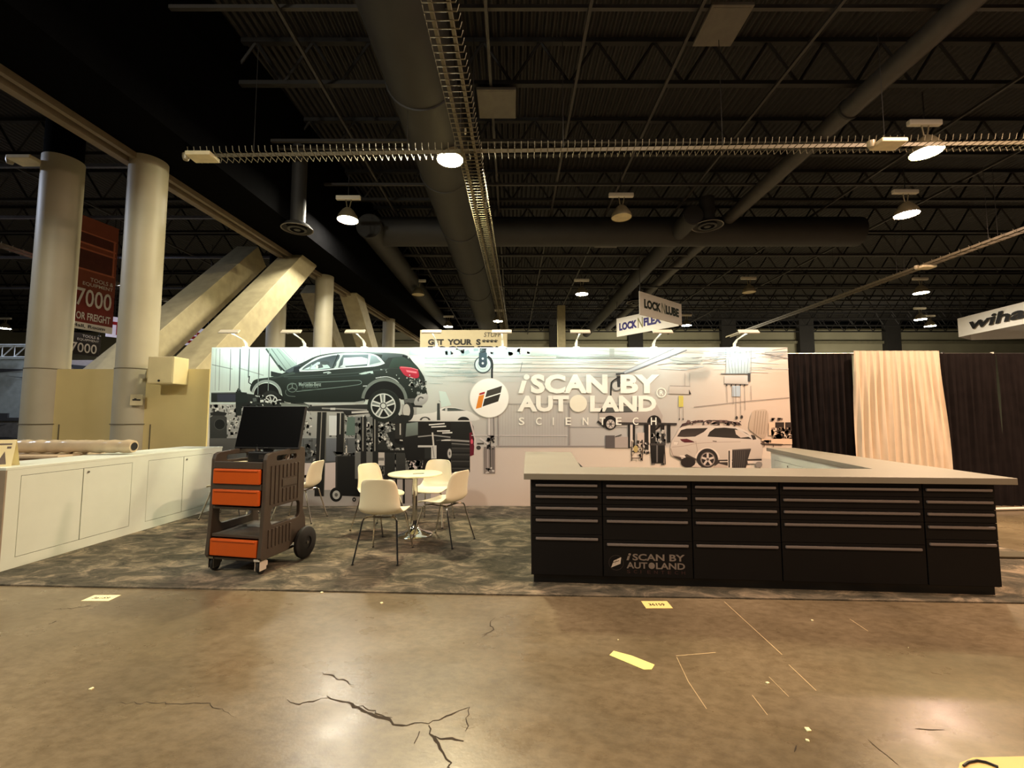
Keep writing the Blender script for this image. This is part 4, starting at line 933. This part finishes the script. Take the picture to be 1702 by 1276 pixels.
for sx in (-1,1):
    cs = MB().box(-.03,.03,-.03,.03,.098,.112).build('caster', cream_m if sx > 0 else steel, cart); cs.location = (sx*(hw-.05),-CD/2+.045,-.004)
    m = MB(); m.box(-.028,-.022,-.02,.06,.03,.098); m.box(.022,.028,-.02,.06,.03,.098); m.build('fork', cream_m if sx > 0 else steel, cs, bevel=.003)
    MB().lathe([(0,-.018),(.038,-.018),(.05,-.012),(.05,.012),(.038,.018),(0,.018)], 24, Matrix.Translation((0,.03,.054)) @ Matrix.Rotation(PI/2,4,'Y')).build('wheel', rubber, cs, True)
    MB().box(-.02,.02,.05,.085,.05,.085).build('brake', cream_m if sx > 0 else steel, cs, bevel=.004)
    w = MB().lathe([(.06,-.028),(.13,-.028),(.15,-.016),(.155,0),(.15,.016),(.13,.028),(.06,.028)], 40, Matrix.Translation((sx*(hw+.045),CD/2-.02,.155)) @ Matrix.Rotation(PI/2,4,'Y')).build('rear_wheel', rubber, cart, True)
    MB().lathe([(0,-.02),(.03,-.022),(.1,-.012),(.1,.012),(.03,.022),(0,.02)], 32, Matrix.Translation((sx*(hw+.045),CD/2-.02,.155)) @ Matrix.Rotation(PI/2,4,'Y')).build('hub', black_plastic, w, True)
    MB().lathe([(0,-.034),(.014,-.034),(.014,.034),(0,.034)], 16, Matrix.Translation((sx*(hw+.045),CD/2-.02,.155)) @ Matrix.Rotation(PI/2,4,'Y')).build('axle_cap', steel, w, True)
m = MB(); m.tube([(-hw,CD/2-.02,.155),(hw,CD/2-.02,.155)], .012, 8); m.build('axle', steel, cart, True)
for o in cart.children:
    if o.name.split('.')[0] not in ('caster','rear_wheel','axle'): o.location.z += .03
    elif o.name.startswith('caster'): o.scale.z = 1.28; o.location.z = -.002
# monitor on it
mon = thing('monitor', 'wide black flat screen tilted back on the tray of the orange drawer cart', 'monitor', (-2.412,4.28,CT+.966), math.radians(-8))
MB().box(-.15,.15,-.06,.12,0,.10).build('stand_base', black_plastic, mon, bevel=.012)
MB().box(-.025,.025,-.062,-.058,.03,.07).build('stand_plate', steel, mon)
MB().tube([(-.1,.02,.10),(-.1,.03,.16)], .025, 10).build('hinge', steel, mon, True)
MB().box(-.05,.05,.02,.06,.10,.22).build('neck', black_plastic, mon, bevel=.008)
Rm = Matrix.Translation((0,-.0,.125)) @ Matrix.Rotation(math.radians(-13),4,'X')
MB().box(-.345,.345,0,.035,0,.43,Rm).build('housing', black_plastic, mon, bevel=.006)
MB().box(-.337,.337,-.003,.001,.018,.422,Rm).build('screen', black_screen, mon)
MB().box(-.02,.02,-.0045,-.001,.006,.012,Rm).build('power_light', steel, mon)
m = MB(); 
for i in range(3): m.tube([(.16+.03*i,.02,.01),(.18+.02*i,.06,.05+.02*i),(.12+.04*i,.12,.03),(.2,.1,.01)], .006, 6)
o = m.build('cable', mat('cable copper grey', (120,92,70), .5), smooth=True); o.location = (-2.42,4.28,CT+.966); tag(o, 'small tangle of brown cables on the cart tray beside the monitor base', 'cable')
o = MB().box(-.08,.08,-.055,.055,0,.006).build('paper_slip', paper); o.location = (-2.65,4.22,CT+.966); o.rotation_euler = (0,0,.3); tag(o, 'pale paper slip lying on the cart tray next to the monitor stand', 'paper')

# ------------------------------------------------------------------ things on the floor
def floor_sign(label, x0, y0, x1, y1, body, m, flip=False):
    t = thing('booth_number_sticker', label, 'sticker', ((x0+x1)/2,(y0+y1)/2,.0008), 0, 'booth number stickers on the floor')
    w, d = x1-x0, y1-y0
    MB().box(-w/2,w/2,-d/2,d/2,0,.0012).build('sheet', m, t)
    mb = MB(); s = -1 if flip else 1
    letters(mb, body, lambda u, v: (s*(-w*.3+u*w*.6), s*(-d*.17+v*d*.34), .0018), .02)
    mb.build('lettering', sign_black, t)
floor_sign('white number sticker on the concrete before the white counter and cart', -3.328,3.455,-3.115,3.565, '36159', paper)
floor_sign('yellowish number sticker on the concrete in front of the black drawer counter', .995,3.328,1.195,3.452, '36159', mat('yellow paper', (246,222,140), .7, var=.02))
tp = mat('pale yellow tape', (236,222,136), .6, var=.03)
q = [fpt(*p, .0) for p in ((1013,1089),(1020,1082),(1050,1090),(1088,1105),(1083,1113),(1070,1113))]
o = MB().prism([(v.x,v.y) for v in q], .0005, .003).build('tape_strip', tp); tag(o, 'crumpled pale yellow tape strip stuck on the open concrete floor', 'tape')
q = [fpt(*p, .0) for p in ((1596,1276),(1618,1267),(1740,1264),(1740,1300),(1590,1300))]
o = MB().prism([(v.x,v.y) for v in q], .0005, .02).build('cardboard_piece', mat('cardboard tan', (226,186,120), .7, var=.05)); tag(o, 'tan cardboard edge lying at the lower picture corner', 'cardboard')
cp = [fpt(*p, .012) for p in ((1602,1278),(1610,1272),(1625,1269),(1640,1272),(1660,1280))]
o = MB().tube([(v.x,v.y,.025) for v in cp], .005, 6).build('looped_wire', black_plastic, smooth=True); tag(o, 'short loop of black cord resting on the tan cardboard edge', 'cord')
sc = [((146,1147),(158,1143),'white paper scrap lying alone on the left of the open floor'),((531,986),(538,984),'white crumb at the carpet edge in front of the cart'),
      ((1346,1030),(1354,1033),'white scrap on the concrete in front of the drawer counter'),((1026,1063),(1029,1065),'tiny pale crumb between the tape strip and number sticker'),
      ((1272,1134),(1280,1137),'pale fleck on the concrete past the tape strip'),((1336,1211),(1349,1215),'larger pale fleck at the bottom of the open floor'),((1338,1230),(1346,1233),'yellowish fleck just below the larger pale one'),
      ((1506,1075),(1514,1079),'pale sliver on the concrete before the far end of the drawer counter'),((633,1001),(636,1004),'tiny white crumb on the concrete before the chairs')]
for i, (a, b, l) in enumerate(sc):
    p = fpt(*a); q = fpt(*b); c = (p+q)/2; w = abs(q.x-p.x)
    o = MB().prism([(-w/2,-w*.4),(w*.3,-w*.5),(w/2,w*.3),(-w*.2,w*.5)], .0005, .006).build('paper_scrap', paper); o.location = (c.x,c.y,0); o.rotation_euler = (0,0,i*1.3); tag(o, l, 'scrap', 'scraps on the concrete floor')

# ------------------------------------------------------------------ hanging signs and far booths
wire_m = mat('hanging wire', (40,38,36), .6)
def quad_sign(mb, p0, p1, z0, z1, th=.04):
    a = Vector((p0[0],p0[1],0)); b = Vector((p1[0],p1[1],0)); d = (b-a).normalized(); n = Vector((d.y,-d.x,0))
    vs = []
    for z in (z0,z1):
        for q, s in ((a,0),(b,0),(b,1),(a,1)): w = q-n*th*s; vs.append((w.x,w.y,z))
    mb.add(vs, [(0,1,2,3),(4,5,6,7),(0,1,5,4),(1,2,6,5),(2,3,7,6),(3,0,4,7)]); return a, b, n
def sign_map(a, b, n, z0, z1, u0, u1, v0, v1, off=.012):
    def f(u, v):
        q = a.lerp(b, u0+(u1-u0)*u) + n*off; return (q.x, q.y, z0+(z1-z0)*(v0+(v1-v0)*v))
    return f
def wires(parent, pts, z0, z1):
    for x, y in pts: MB().tube([(x,y,z0),(x,y,z1)], .012, 5).build('hanging_wire', wire_m, parent)
t = thing('hanging_sign', 'white V shaped hanging sign with green and violet lettering over the mural', 'sign')
m = MB(); a, b, n = quad_sign(m, (4.8,16),(7.13,17.95), 5.2,6.09); pn = m.build('panel', sign_white, t)
lg = mat('lettering dark green', (34,42,26), .6); mb = MB(); letters(mb, 'LOCK', sign_map(a,b,n,5.2,6.09,.09,.47,.32,.72), .055); mb.build('lettering', lg, pn); mb = MB(); letters(mb, 'LUBE', sign_map(a,b,n,5.2,6.09,.59,.92,.32,.72), .055); mb.build('lettering', mat('lettering dark green', (34,42,26), .6), pn)
mb = MB(); letters(mb, 'N', sign_map(a,b,n,5.2,6.09,.49,.575,.30,.78), .0); mb.build('lettering', mat('lettering grey green', (120,128,104), .6), pn)
m = MB(); a, b, n = quad_sign(m, (5.06,20.7),(7.05,18.1), 5.2,6.09); pn = m.build('panel', sign_white, t)
mb = MB(); letters(mb, 'LOCK', sign_map(a,b,n,5.2,6.09,.05,.36,.30,.72), .055); mb.build('lettering', sign_blue, pn); mb = MB(); letters(mb, 'FLEX', sign_map(a,b,n,5.2,6.09,.47,.75,.30,.72), .055); mb.build('lettering', sign_blue, pn)
mb = MB(); letters(mb, 'N', sign_map(a,b,n,5.2,6.09,.375,.455,.26,.80), .0); mb.build('lettering', mat('lettering olive', (120,116,60), .6), pn)
wires(t, [(4.82,16.02),(7.08,17.95),(5.08,20.65)], 6.09, HZ)
t = thing('booth_tower_sign', 'tall beige booth board with black shouting capitals behind the mural top', 'sign', (0,0,0))
MB().box(-3.0,-.16,14,14.35,0,4.21).build('board', sign_beige, t)
f = lambda x0, x1, z0, z1: (lambda u, v: (x0+(x1-x0)*u, 13.985, z0+(z1-z0)*v))
mb = MB(); letters(mb, 'GET  YOUR', f(-2.74,-1.30,3.715,3.91), .05); letters(mb, 'S', f(-1.17,-1.02,3.715,3.91), .05); letters(mb, '****', f(-.98,-.46,3.79,3.90), .02)
letters(mb, 'TOGETHER!', f(-2.74,-.44,3.37,3.685), .065); mb.build('lettering', sign_black, t)
mb = MB(); letters(mb, 'STUFF', f(-.92,-.36,3.98,4.13), 0, .2); mb.build('handwriting', mat('pen grey', (70,66,60), .7), t)
t = thing('ring_banner', 'pale curved hanging banner with black italic word at the picture edge', 'sign')
def strip(y0a, pts, z0, z1, m, nm):
    mb = MB(); n = len(pts); vs = [(x,y,z0) for x, y in pts] + [(x,y,z1) for x, y in pts]
    mb.add(vs, [(i,i+1,n+i+1,n+i) for i in range(n-1)]); return mb.build(nm, m, t, True)
front = [(21.05,20.2),(20.9,19.4),(20.7,18),(20.5,16.5),(20.3,15),(20.1,13.5)]
strip(0, front, 5.1, 5.98, sign_white, 'front_panel'); strip(0, [(21.05,20.2),(22.5,21),(25,20.5),(27,18)], 5.1, 5.98, sign_white, 'back_panel')
a = Vector((20.9,19.5,0)); b = Vector((20.55,16.9,0)); d = (b-a).normalized(); n = Vector((d.y,-d.x,0)); n = n if n.x < 0 else -n
mb = MB(); letters(mb, 'wiha', lambda u, v: tuple((a.lerp(b,.0+.93*u)+n*.06))[:2] + (5.32+.5*v,), .03, .2); mb.build('lettering', sign_black, t)
mb = MB(); c = a.lerp(b,1.12)+n*.06; mb.add([(c.x-d.x*.15,c.y-d.y*.15,5.6),(c.x,c.y,5.45),(c.x+d.x*.3,c.y+d.y*.3,5.6),(c.x,c.y,5.75)], [(0,1,2,3)]); mb.build('emblem', mat('emblem red', (190,60,40), .6), t)
wires(t, [(21,20),(20.2,14)], 5.98, HZ)
# orange hall banner, number plate, letter screen
og = mat('banner orange', (150,78,54), .7, var=.06); od = mat('banner dark red', (134,50,34), .7, var=.06)
t = thing('hall_banner', 'tall orange hanging hall banner seen between the two near columns', 'sign')
a = Vector((-12.65,11.4,0)); b = Vector((-12.32,13.2,0)); d = (b-a).normalized(); n = Vector((d.y,-d.x,0))
m = MB(); quad_sign(m, a, b, 5.05, 7.25); m.build('picture_panel', og, t)
m = MB(); quad_sign(m, a, b, 4.12, 5.05); m.build('word_panel', od, t)
m = MB(); quad_sign(m, a, b, 3.92, 4.12); m.build('strip_panel', sign_white, t)
S = lambda z0, z1, u0, u1: sign_map(a,b,n,z0,z1,u0,u1,0,1,.02)
mb = MB(); letters(mb, 'TOOLS &', S(5.36,5.48,.62,.96), .01); letters(mb, 'EQUIPMENT', S(5.20,5.32,.52,.96), .01); letters(mb, '37000', S(4.60,5.12,.32,.95), .01); letters(mb, 'OR FREIGHT', S(4.20,4.42,.46,.95), .02)
mb.build('lettering', sign_white, t)
mb = MB(); letters(mb, 'Hall, Room', S(3.96,4.07,.42,.88), .01); mb.build('lettering', sign_black, t)
mb = MB()
for z0_, z1_ in ((5.65,5.7),(6.25,6.3),(6.42,6.47),(6.75,6.79)):
    f = S(z0_,z1_,.32,.97); mb.add([f(0,0),f(1,0),f(1,1),f(0,1)], [(0,1,2,3)])
for u in (.34,.93):
    f = S(5.65,6.8,u,u+.025); mb.add([f(0,0),f(1,0),f(1,1),f(0,1)], [(0,1,2,3)])
mb.build('picture_line', mat('banner pale line', (206,120,84), .7), t)
mb = MB(); f = S(5.70,6.25,.37,.92); mb.add([f(0,0),f(1,0),f(1,1),f(0,1)], [(0,1,2,3)]); f = S(6.47,6.75,.37,.92); mb.add([f(0,0),f(1,0),f(1,1),f(0,1)], [(0,1,2,3)]); mb.build('picture_window', mat('banner window', (96,46,34), .7), t)
wires(t, [(-12.64,11.5),(-12.34,13.1)], 7.25, HZ)
t = thing('number_sign', 'dark number sign hanging right below the tall orange banner', 'sign')
a = Vector((-12.9,11.6,0)); b = Vector((-12.7,13.25,0)); d = (b-a).normalized(); n = Vector((d.y,-d.x,0))
m = MB(); quad_sign(m, a, b, 3.22, 3.86); m.build('panel', mat('number sign dark', (46,40,34), .7), t)
mb = MB(); letters(mb, '37000', sign_map(a,b,n,3.22,3.86,.40,.93,.1,.55,.02), .01, .0); mb.build('lettering', sign_white, t); mb = MB(); letters(mb, 'TOOLS &', sign_map(a,b,n,3.22,3.86,.68,.96,.82,.94,.02)); letters(mb, 'EQUIPMENT', sign_map(a,b,n,3.22,3.86,.6,.96,.64,.76,.02)); mb.build('lettering', sign_white, t)
m = MB(); quad_sign(m, b-d*.06, b, 3.2, 3.88); m.build('edge', sign_white, t)
wires(t, [(-12.89,11.7),(-12.71,13.2)], 3.86, HZ)
t = thing('letter_screen', 'pale glowing screen with large red letters running behind column and brace', 'sign')
a = Vector((-12.75,13.45,0)); b = Vector((-11.02,15.75,0)); d = (b-a).normalized(); n = Vector((d.y,-d.x,0))
m = MB(); quad_sign(m, a, b, 3.9, 4.55); m.build('panel', mat('screen lilac', (214,212,236), .5, emit=.35, var=.03), t)
mb = MB(); letters(mb, 'T', sign_map(a,b,n,3.9,4.55,.02,.19,.12,.76,.02), .05); letters(mb, 'EL', sign_map(a,b,n,3.9,4.55,.70,.97,.12,.76,.02), .05); mb.build('lettering', sign_red, t)
wires(t, [(-12.65,13.6),(-11.1,15.65)], 4.55, HZ)
# far exhibit on the left
t = thing('exhibit_stand', 'grey printed exhibit stand with silver truss far behind the columns', 'stand', (0,0,0))
gp = mat('grey print panel', (128,134,128), .8, var=.12); gd = mat('grey print streak', (40,40,40), .8)
MB().box(-21,-16.75,15,15.1,1.25,3.35).build('upper_panel', gp, t); MB().box(-16.7,-12.9,15,15.1,0,3.35).build('upper_panel', mat('grey pink print', (140,130,124), .8, var=.1), t)
MB().box(-21,-16.0,14.6,15,0,1.25).build('lower_panel', mat('lower panel grey', (84,82,78), .8, var=.2), t)
m = MB(); m.box(-21,-15.8,14.5,15.05,1.25,1.35); m.box(-21,-16.2,14.5,14.6,.0,.28); m.box(-21,-16.9,14.55,14.6,1.32,1.5); m.build('dark_band', gd, t)
m = MB()
for x0, z0_, x1, z1_, w in ((-20,.35,-16.9,1.15,.09),(-17.9,1.1,-16.9,.2,.12),(-17.6,.7,-16.2,.6,.06),(-18.6,1.1,-16.6,.45,.06)):
    p = Vector((x0,0,z0_)); q = Vector((x1,0,z1_)); s = (q-p).normalized(); k = Vector((-s.z,0,s.x))*w
    m.add([(p.x,14.59,p.z),(p.x+(q.x-p.x)*.5+k.x,14.59,p.z+(q.z-p.z)*.5+k.z),(q.x,14.59,q.z),(p.x+(q.x-p.x)*.5-k.x,14.59,p.z+(q.z-p.z)*.5-k.z)], [(0,1,2,3)])
for pts in ([(-21,2.95),(-18,2.9),(-16.6,3.02),(-18,3.05)], [(-17.6,2.8),(-15,2.55),(-13.6,2.62),(-15,2.45)], [(-15.4,3.2),(-13.4,3.0),(-13,2.85),(-15.2,3.0)]):
    m.add([(x,14.985,z) for x, z in pts], [(0,1,2,3)])
m.build('streak', gd, t)
m = MB()
for y in (14.8,15.1):
    for z in (3.42,3.85): m.tube([(-21,y,z),(-16.7,y,z)], .035, 6)
for i in range(10):
    x = -21+i*.43; m.tube([(x,14.8,3.42),(x+.43,14.8,3.85)], .02, 5); m.tube([(x+.43,14.8,3.42),(x+.43,14.8,3.85)], .015, 5)
m.build('truss', mat('silver truss', (200,206,204), .4, metal=.4), t, True)
o = MB().box(-10.6,-9.0,17,17.2,0,3.3).build('panel', mat('far grey wall', (96,92,84), .8)); tag(o, 'plain grey far partition seen in the gap under the letter screen', 'partition')
o = MB().box(2.35,2.75,22,22.3,0,7.1).build('far_post', mat('far post beige', (150,140,104), .7), bevel=.02); tag(o, 'pale narrow post on the far wall behind the mural top', 'post')

# ------------------------------------------------------------------ overhead: ducts, trays, panels, diffusers
def duct(x, z, r, y0, y1, label, seams=(), m=None):
    t = thing('round_duct', label, 'duct', (x,0,z), 0, 'round ducts under the roof')
    MB().tube([(0,y0,0),(0,y1,0)], r, 32).build('pipe', m or duct_m, t, 60)
    for y in seams: MB().lathe([(r+.002,-.03),(r+.025,-.02),(r+.025,.02),(r+.002,.03)], 32, Matrix.Translation((0,y,0)) @ Matrix.Rotation(PI/2,4,'X')).build('seam_ring', duct_m, t, True)
    return t
duct(-1.53,7.1,.585,1.5,29, 'biggest dark round duct running beside the long cable tray', (4.3,6.9,9.6,12.4,15.4,19))
duct(5.2,7.15,.27,12,30, 'slim dark duct with an open end above the mural lettering', (12.05,))
duct(6.7,7.5,.19,2,30, 'long slim grey duct slanting down from the upper picture edge', (8.2,), mat('grey slim duct', (66,63,61), .5))
duct(-4.3,7.1,.36,12.6,30, 'dark duct running back behind the brightest lamp on the column side', (12.65,))
t = thing('round_duct', 'wide dark duct crossing the hall behind the lamps', 'duct', (0,13.4,7.25), 0, 'round ducts under the roof')
MB().tube([(-4.5,0,0),(11,0,0)], .45, 28).build('pipe', duct_m, t, 60)
def tray(label, loc, rz, L, step, w, rails, rw=.03):
    t = thing('cable_tray', label, 'cable tray', loc, rz)          # local y runs along the tray
    m = MB()
    for r in rails: m.box(r-rw/2,r+rw/2,0,L,-.03,.03)
    m.build('rail', tray_m, t)
    r0 = None
    N = int(L/step)
    for i in range(min(N, 96)):
        if r0 is None:
            r0 = MB().tube([(-w/2,0,.045),(-w/2+.02,0,-.035),(w/2-.02,0,-.035),(w/2,0,.045)], .0065, 5).build('rung', tray_m, t); o = r0
        else: o = r0.copy(); C.objects.link(o); o.parent = t
        o.location = (0,i*step,0)
    if N > 96:
        m = MB()
        for i in range(96, N): y = i*step; m.tube([(-w/2,y,.045),(-w/2+.02,y,-.035),(w/2-.02,y,-.035),(w/2,y,.045)], .0065, 4)
        m.build('rungs', tray_m, t)['kind'] = 'stuff'
    for i in range(int(L/2.6)):
        for r in sorted({rails[0], rails[-1]}): MB().tube([(r,1+i*2.6,0),(r,1+i*2.6,HZ-loc[2])], .006, 4).build('hanger_rod', wire_m, t)
    return t
TZ = 5.8
tray('long ladder cable tray running away overhead through the middle of the hall', (-.80,3.0,TZ), -.022, 19, .105, .40, (-.10,.10), .04)
tray('cable tray crossing the whole width overhead, spine with ticks like a zip', (-5.35,7.02,TZ), -PI/2-.026, 16, .108, .36, (0,), .013)
tray('ladder cable tray far off on the drape side running away', (12.1,7,TZ), 0, 17, .25, .4, (-.12,.12), .04)
tray('cable tray glimpsed past the nearest column at the picture edge', (-13.2,7,TZ), 0, 15, .25, .4, (-.12,.12), .04)
def hang_panel(x, y, z, sx, sy, label, m, rz=0):
    t = thing('ceiling_panel', label, 'panel', (x,y,z), rz, 'square panels hanging under the roof')
    MB().box(-sx/2,sx/2,-sy/2,sy/2,-.03,.03).build('panel', m, t, bevel=.01)
    MB().box(-sx/2+.04,sx/2-.04,-sy/2+.04,sy/2-.04,-.034,-.03).build('face', m, t)
    for dx in (-1,1): MB().tube([(dx*sx*.4,0,.03),(dx*sx*.4,0,HZ-z)], .01, 4).build('hanger_rod', wire_m, t)
gpan = mat('grey ceiling panel', (98,94,88), .7)
def ceil_at(px, py, z):
    p = fpt(px, py, z); return p
for px, py, z, sx, sy, l in ((290,70,7.9,.75,.75,'grey square panel overhead at the upper dark corner over the columns'),(826,172,7.6,.75,.8,'grey square panel just beside the long overhead tray'),
                             (1200,42,7.7,.65,.75,'brownish square panel near the top edge of the picture'),(1010,404,7.4,.8,.7,'small far grey panel under the crossing duct')):
    p = ceil_at(px,py,z); hang_panel(p.x,p.y,z,sx,sy,l,gpan)
for px, py, l in ((333,264,'beige box with small lens on the crossing tray end near the columns'),(1473,243,'beige box with small lens on the crossing tray near the yellow lamp'),(1537,446,'far beige box with lens on the drape side tray'),(40,270,'beige box half hidden behind the nearest column')):
    z = TZ-.12; p = fpt(px,py,z)
    t = thing('access_point', l, 'box', tuple(p), 0, 'beige boxes on the cable trays')
    MB().box(-.17,.24,-.13,.13,0,.07).build('housing', mat('tray box beige', (226,214,176), .45), t, bevel=.015)
    MB().lathe([(0,-.06),(.04,-.05),(.055,0),(.055,.05),(0,.05)], 16, Matrix.Translation((-.24,0,.03))).build('lens', mat('lens housing', (170,160,130), .3), t, True)
def diffuser(px, py, z, r, l):
    p = fpt(px,py,z); t = thing('air_diffuser', l, 'vent', tuple(p), 0, 'round air diffusers')
    MB().lathe([(r,-.0),(r*1.0,.02),(r*.8,.10),(r*.5,.16),(r*.5,HZ-z)], 32).build('cone', duct_m, t, True)
    MB().lathe([(r*.45,-.02),(r*.62,-.01),(r*.60,.06),(r*.45,.06)], 32).build('ring', duct_m, t, True)
    MB().lathe([(0,-.03),(r*.22,-.02),(r*.24,.05),(0,.05)], 24).build('core', duct_m, t, True)
    MB().lathe([(r*.97,-.005),(r*1.03,.0),(r*.97,.02)], 32).build('rim', mat('diffuser rim', (120,114,106), .5), t, True)
diffuser(494,381,5.75,.34,'round air diffuser near the brightest lamp on the column side'); diffuser(1176,376,6.9,.42,'round air diffuser above the hanging white sign')
diffuser(637,501,6.9,.5,'small far round diffuser above the lifted car'); diffuser(1058,503,6.7,.45,'far diffuser hidden partly by the hanging white sign')
# ------------------------------------------------------------------ high bay lamps
def lamp_glass(name, rgb, s):
    m = mat(name, (255,250,235), .4, emit=1); set_emit(m, s, rgb); return m
def highbay(px, py, z, rgb, s, label, r=.26):
    p = fpt(px,py,z)
    t = thing('high_bay_lamp', label, 'lamp', tuple(p), 0, 'high bay lamps under the roof')
    hs = mat('lamp housing', (150,140,112), .4, metal=.4)
    MB().box(-.32,.32,-.05,.05,.55,.66).build('ballast', off_white, t, bevel=.02)
    MB().tube([(-.06,0,.55),(-.02,0,.30)], .014, 6).build('yoke', hs, t); MB().tube([(.08,0,.55),(.03,0,.30)], .014, 6).build('yoke', hs, t)
    MB().lathe([(r,.0),(r*1.02,.02),(r*.9,.12),(r*.55,.26),(r*.3,.32),(0,.33)], 28).build('shade', hs, t, True)
    g = lamp_glass('lamp glass %d' % int(px), rgb, s) if s else mat('unlit lamp glass', (206,190,146), .3)
    MB().lathe([(0,.012),(r*.97,.012)], 28).build('lens', g, t)
    MB().tube([(0,0,.66),(0,0,HZ-p.z)], .012, 5).build('stem', wire_m, t)
    return t
E_ = 400
Y_ = (1,.86,.42); WRM = (1,.92,.74); PNK = (1,.66,.52)
highbay(748,266,6.5,(1,.88,.56),E_*2.5,'brightest yellow high bay lamp beside the tray crossing')
highbay(578,366,6.5,WRM,E_*1.5,'lit warm high bay lamp between the columns and big duct')
highbay(1540,254,6.5,(1,.85,.40),E_,'large glaring yellow lamp near the upper picture edge over the drapes')
highbay(1507,357,6.5,PNK,E_,'pink tinted high bay lamp below the large yellow one')
highbay(967,489,6.5,WRM,E_*1.8,'warm lit lamp hanging beyond the crossing duct, over the mural lettering')
highbay(1531,487,6.5,(1,.9,.74),E_*1.8,'lit far lamp under the drape side tray')
highbay(1530,531,6.5,(1,.9,.7),E_*3,'farthest tiny lit lamp over the cream drape')
highbay(1546,542,6.5,(1,.92,.74),E_*3,'lit lamp nearest the cream drape top, lower of the far pair')
highbay(828,534,6.5,(1,.9,.66),E_*3,'tiny lit lamp by the far end of the long tray')
highbay(745,543,6.5,(1,.86,.6),E_*1.0,'lit lamp just above the beige shouting sign')
highbay(1141,541,6.5,(1,.9,.7),E_*3,'lit lamp at the corner of the hanging white sign')
highbay(8,546,6.5,(.96,.96,1),E_*1.2,'whitish lamp far off at the picture edge beyond the columns')
highbay(368,543,6.5,(1,.95,.8),E_*3,'lit lamp seen between the two big diagonal braces')
highbay(1033,362,6.5,WRM,0,'unlit high bay lamp with pale disc in front of the crossing duct')
highbay(1245,486,6.5,WRM,0,'unlit lamp beyond the hanging white sign on the drape side')
highbay(695,490,6.5,WRM,0,'unlit lamp above the rear of the lifted car')

# ------------------------------------------------------------------ unseen lamps of the hall, plus added fill lights
def area(name, loc, rgb, w, size, rot=(0,0,0)):
    l = bpy.data.lights.new(name, 'AREA'); l.shape = 'DISK'; l.size = size; l.energy = w; l.color = rgb
    o = bpy.data.objects.new(name, l); C.objects.link(o); o.location = loc; o.rotation_euler = rot; return o
area('unseen_hall_light', (-6.0,.5,7.2), (1,.94,.74), 420, .6)
area('unseen_hall_light', (-5.0,-2.0,6.6), (1,.92,.74), 330, .6, (math.radians(58),0,math.radians(10)))
area('unseen_hall_light', (0,-7,7), (1,.90,.74), 60, .8, (math.radians(72),0,0))  # added flood from behind the camera, brightens the hanging signs
area('unseen_hall_light', (-1.8,2.2,7.4), (1,.94,.78), 330, .6)
area('unseen_hall_light', (2.8,3.2,7.4), (1,.78,.60), 200, .6)  # added overhead fill for the worktop and mural
area('unseen_hall_light', (6,-1.0,7.2), (1,.56,.30), 520, .6)
area('unseen_hall_light', (8,3.5,7.2), (1,.68,.48), 1150, .6)
area('unseen_hall_light', (-14,6,7.2), (.72,.80,1), 500, .6)
area('unseen_hall_light', (-14,14,7.2), (.72,.80,1), 500, .6)
area('unseen_hall_light', (20,8,7.2), (1,.76,.6), 600, .6)
area('far_wall_fill', (9,26,2.5), (1,.92,.72), 480, 3, (math.radians(102),0,0))  # added hidden uplights that brighten the far wall, this and the next two
area('far_wall_fill', (24,26,2.5), (1,.9,.72), 420, 3, (math.radians(102),0,0))
area('far_wall_fill', (-4,24,2.5), (1,.92,.76), 220, 3, (math.radians(102),0,0))
w = bpy.data.worlds.new('hall'); bpy.context.scene.world = w; w.use_nodes = True
w.node_tree.nodes['Background'].inputs['Color'].default_value = (.9,.85,.8,1); w.node_tree.nodes['Background'].inputs['Strength'].default_value = .025
sc_ = bpy.context.scene
sc_.view_settings.view_transform = 'Standard'; sc_.view_settings.look = 'None'; sc_.view_settings.exposure = 0
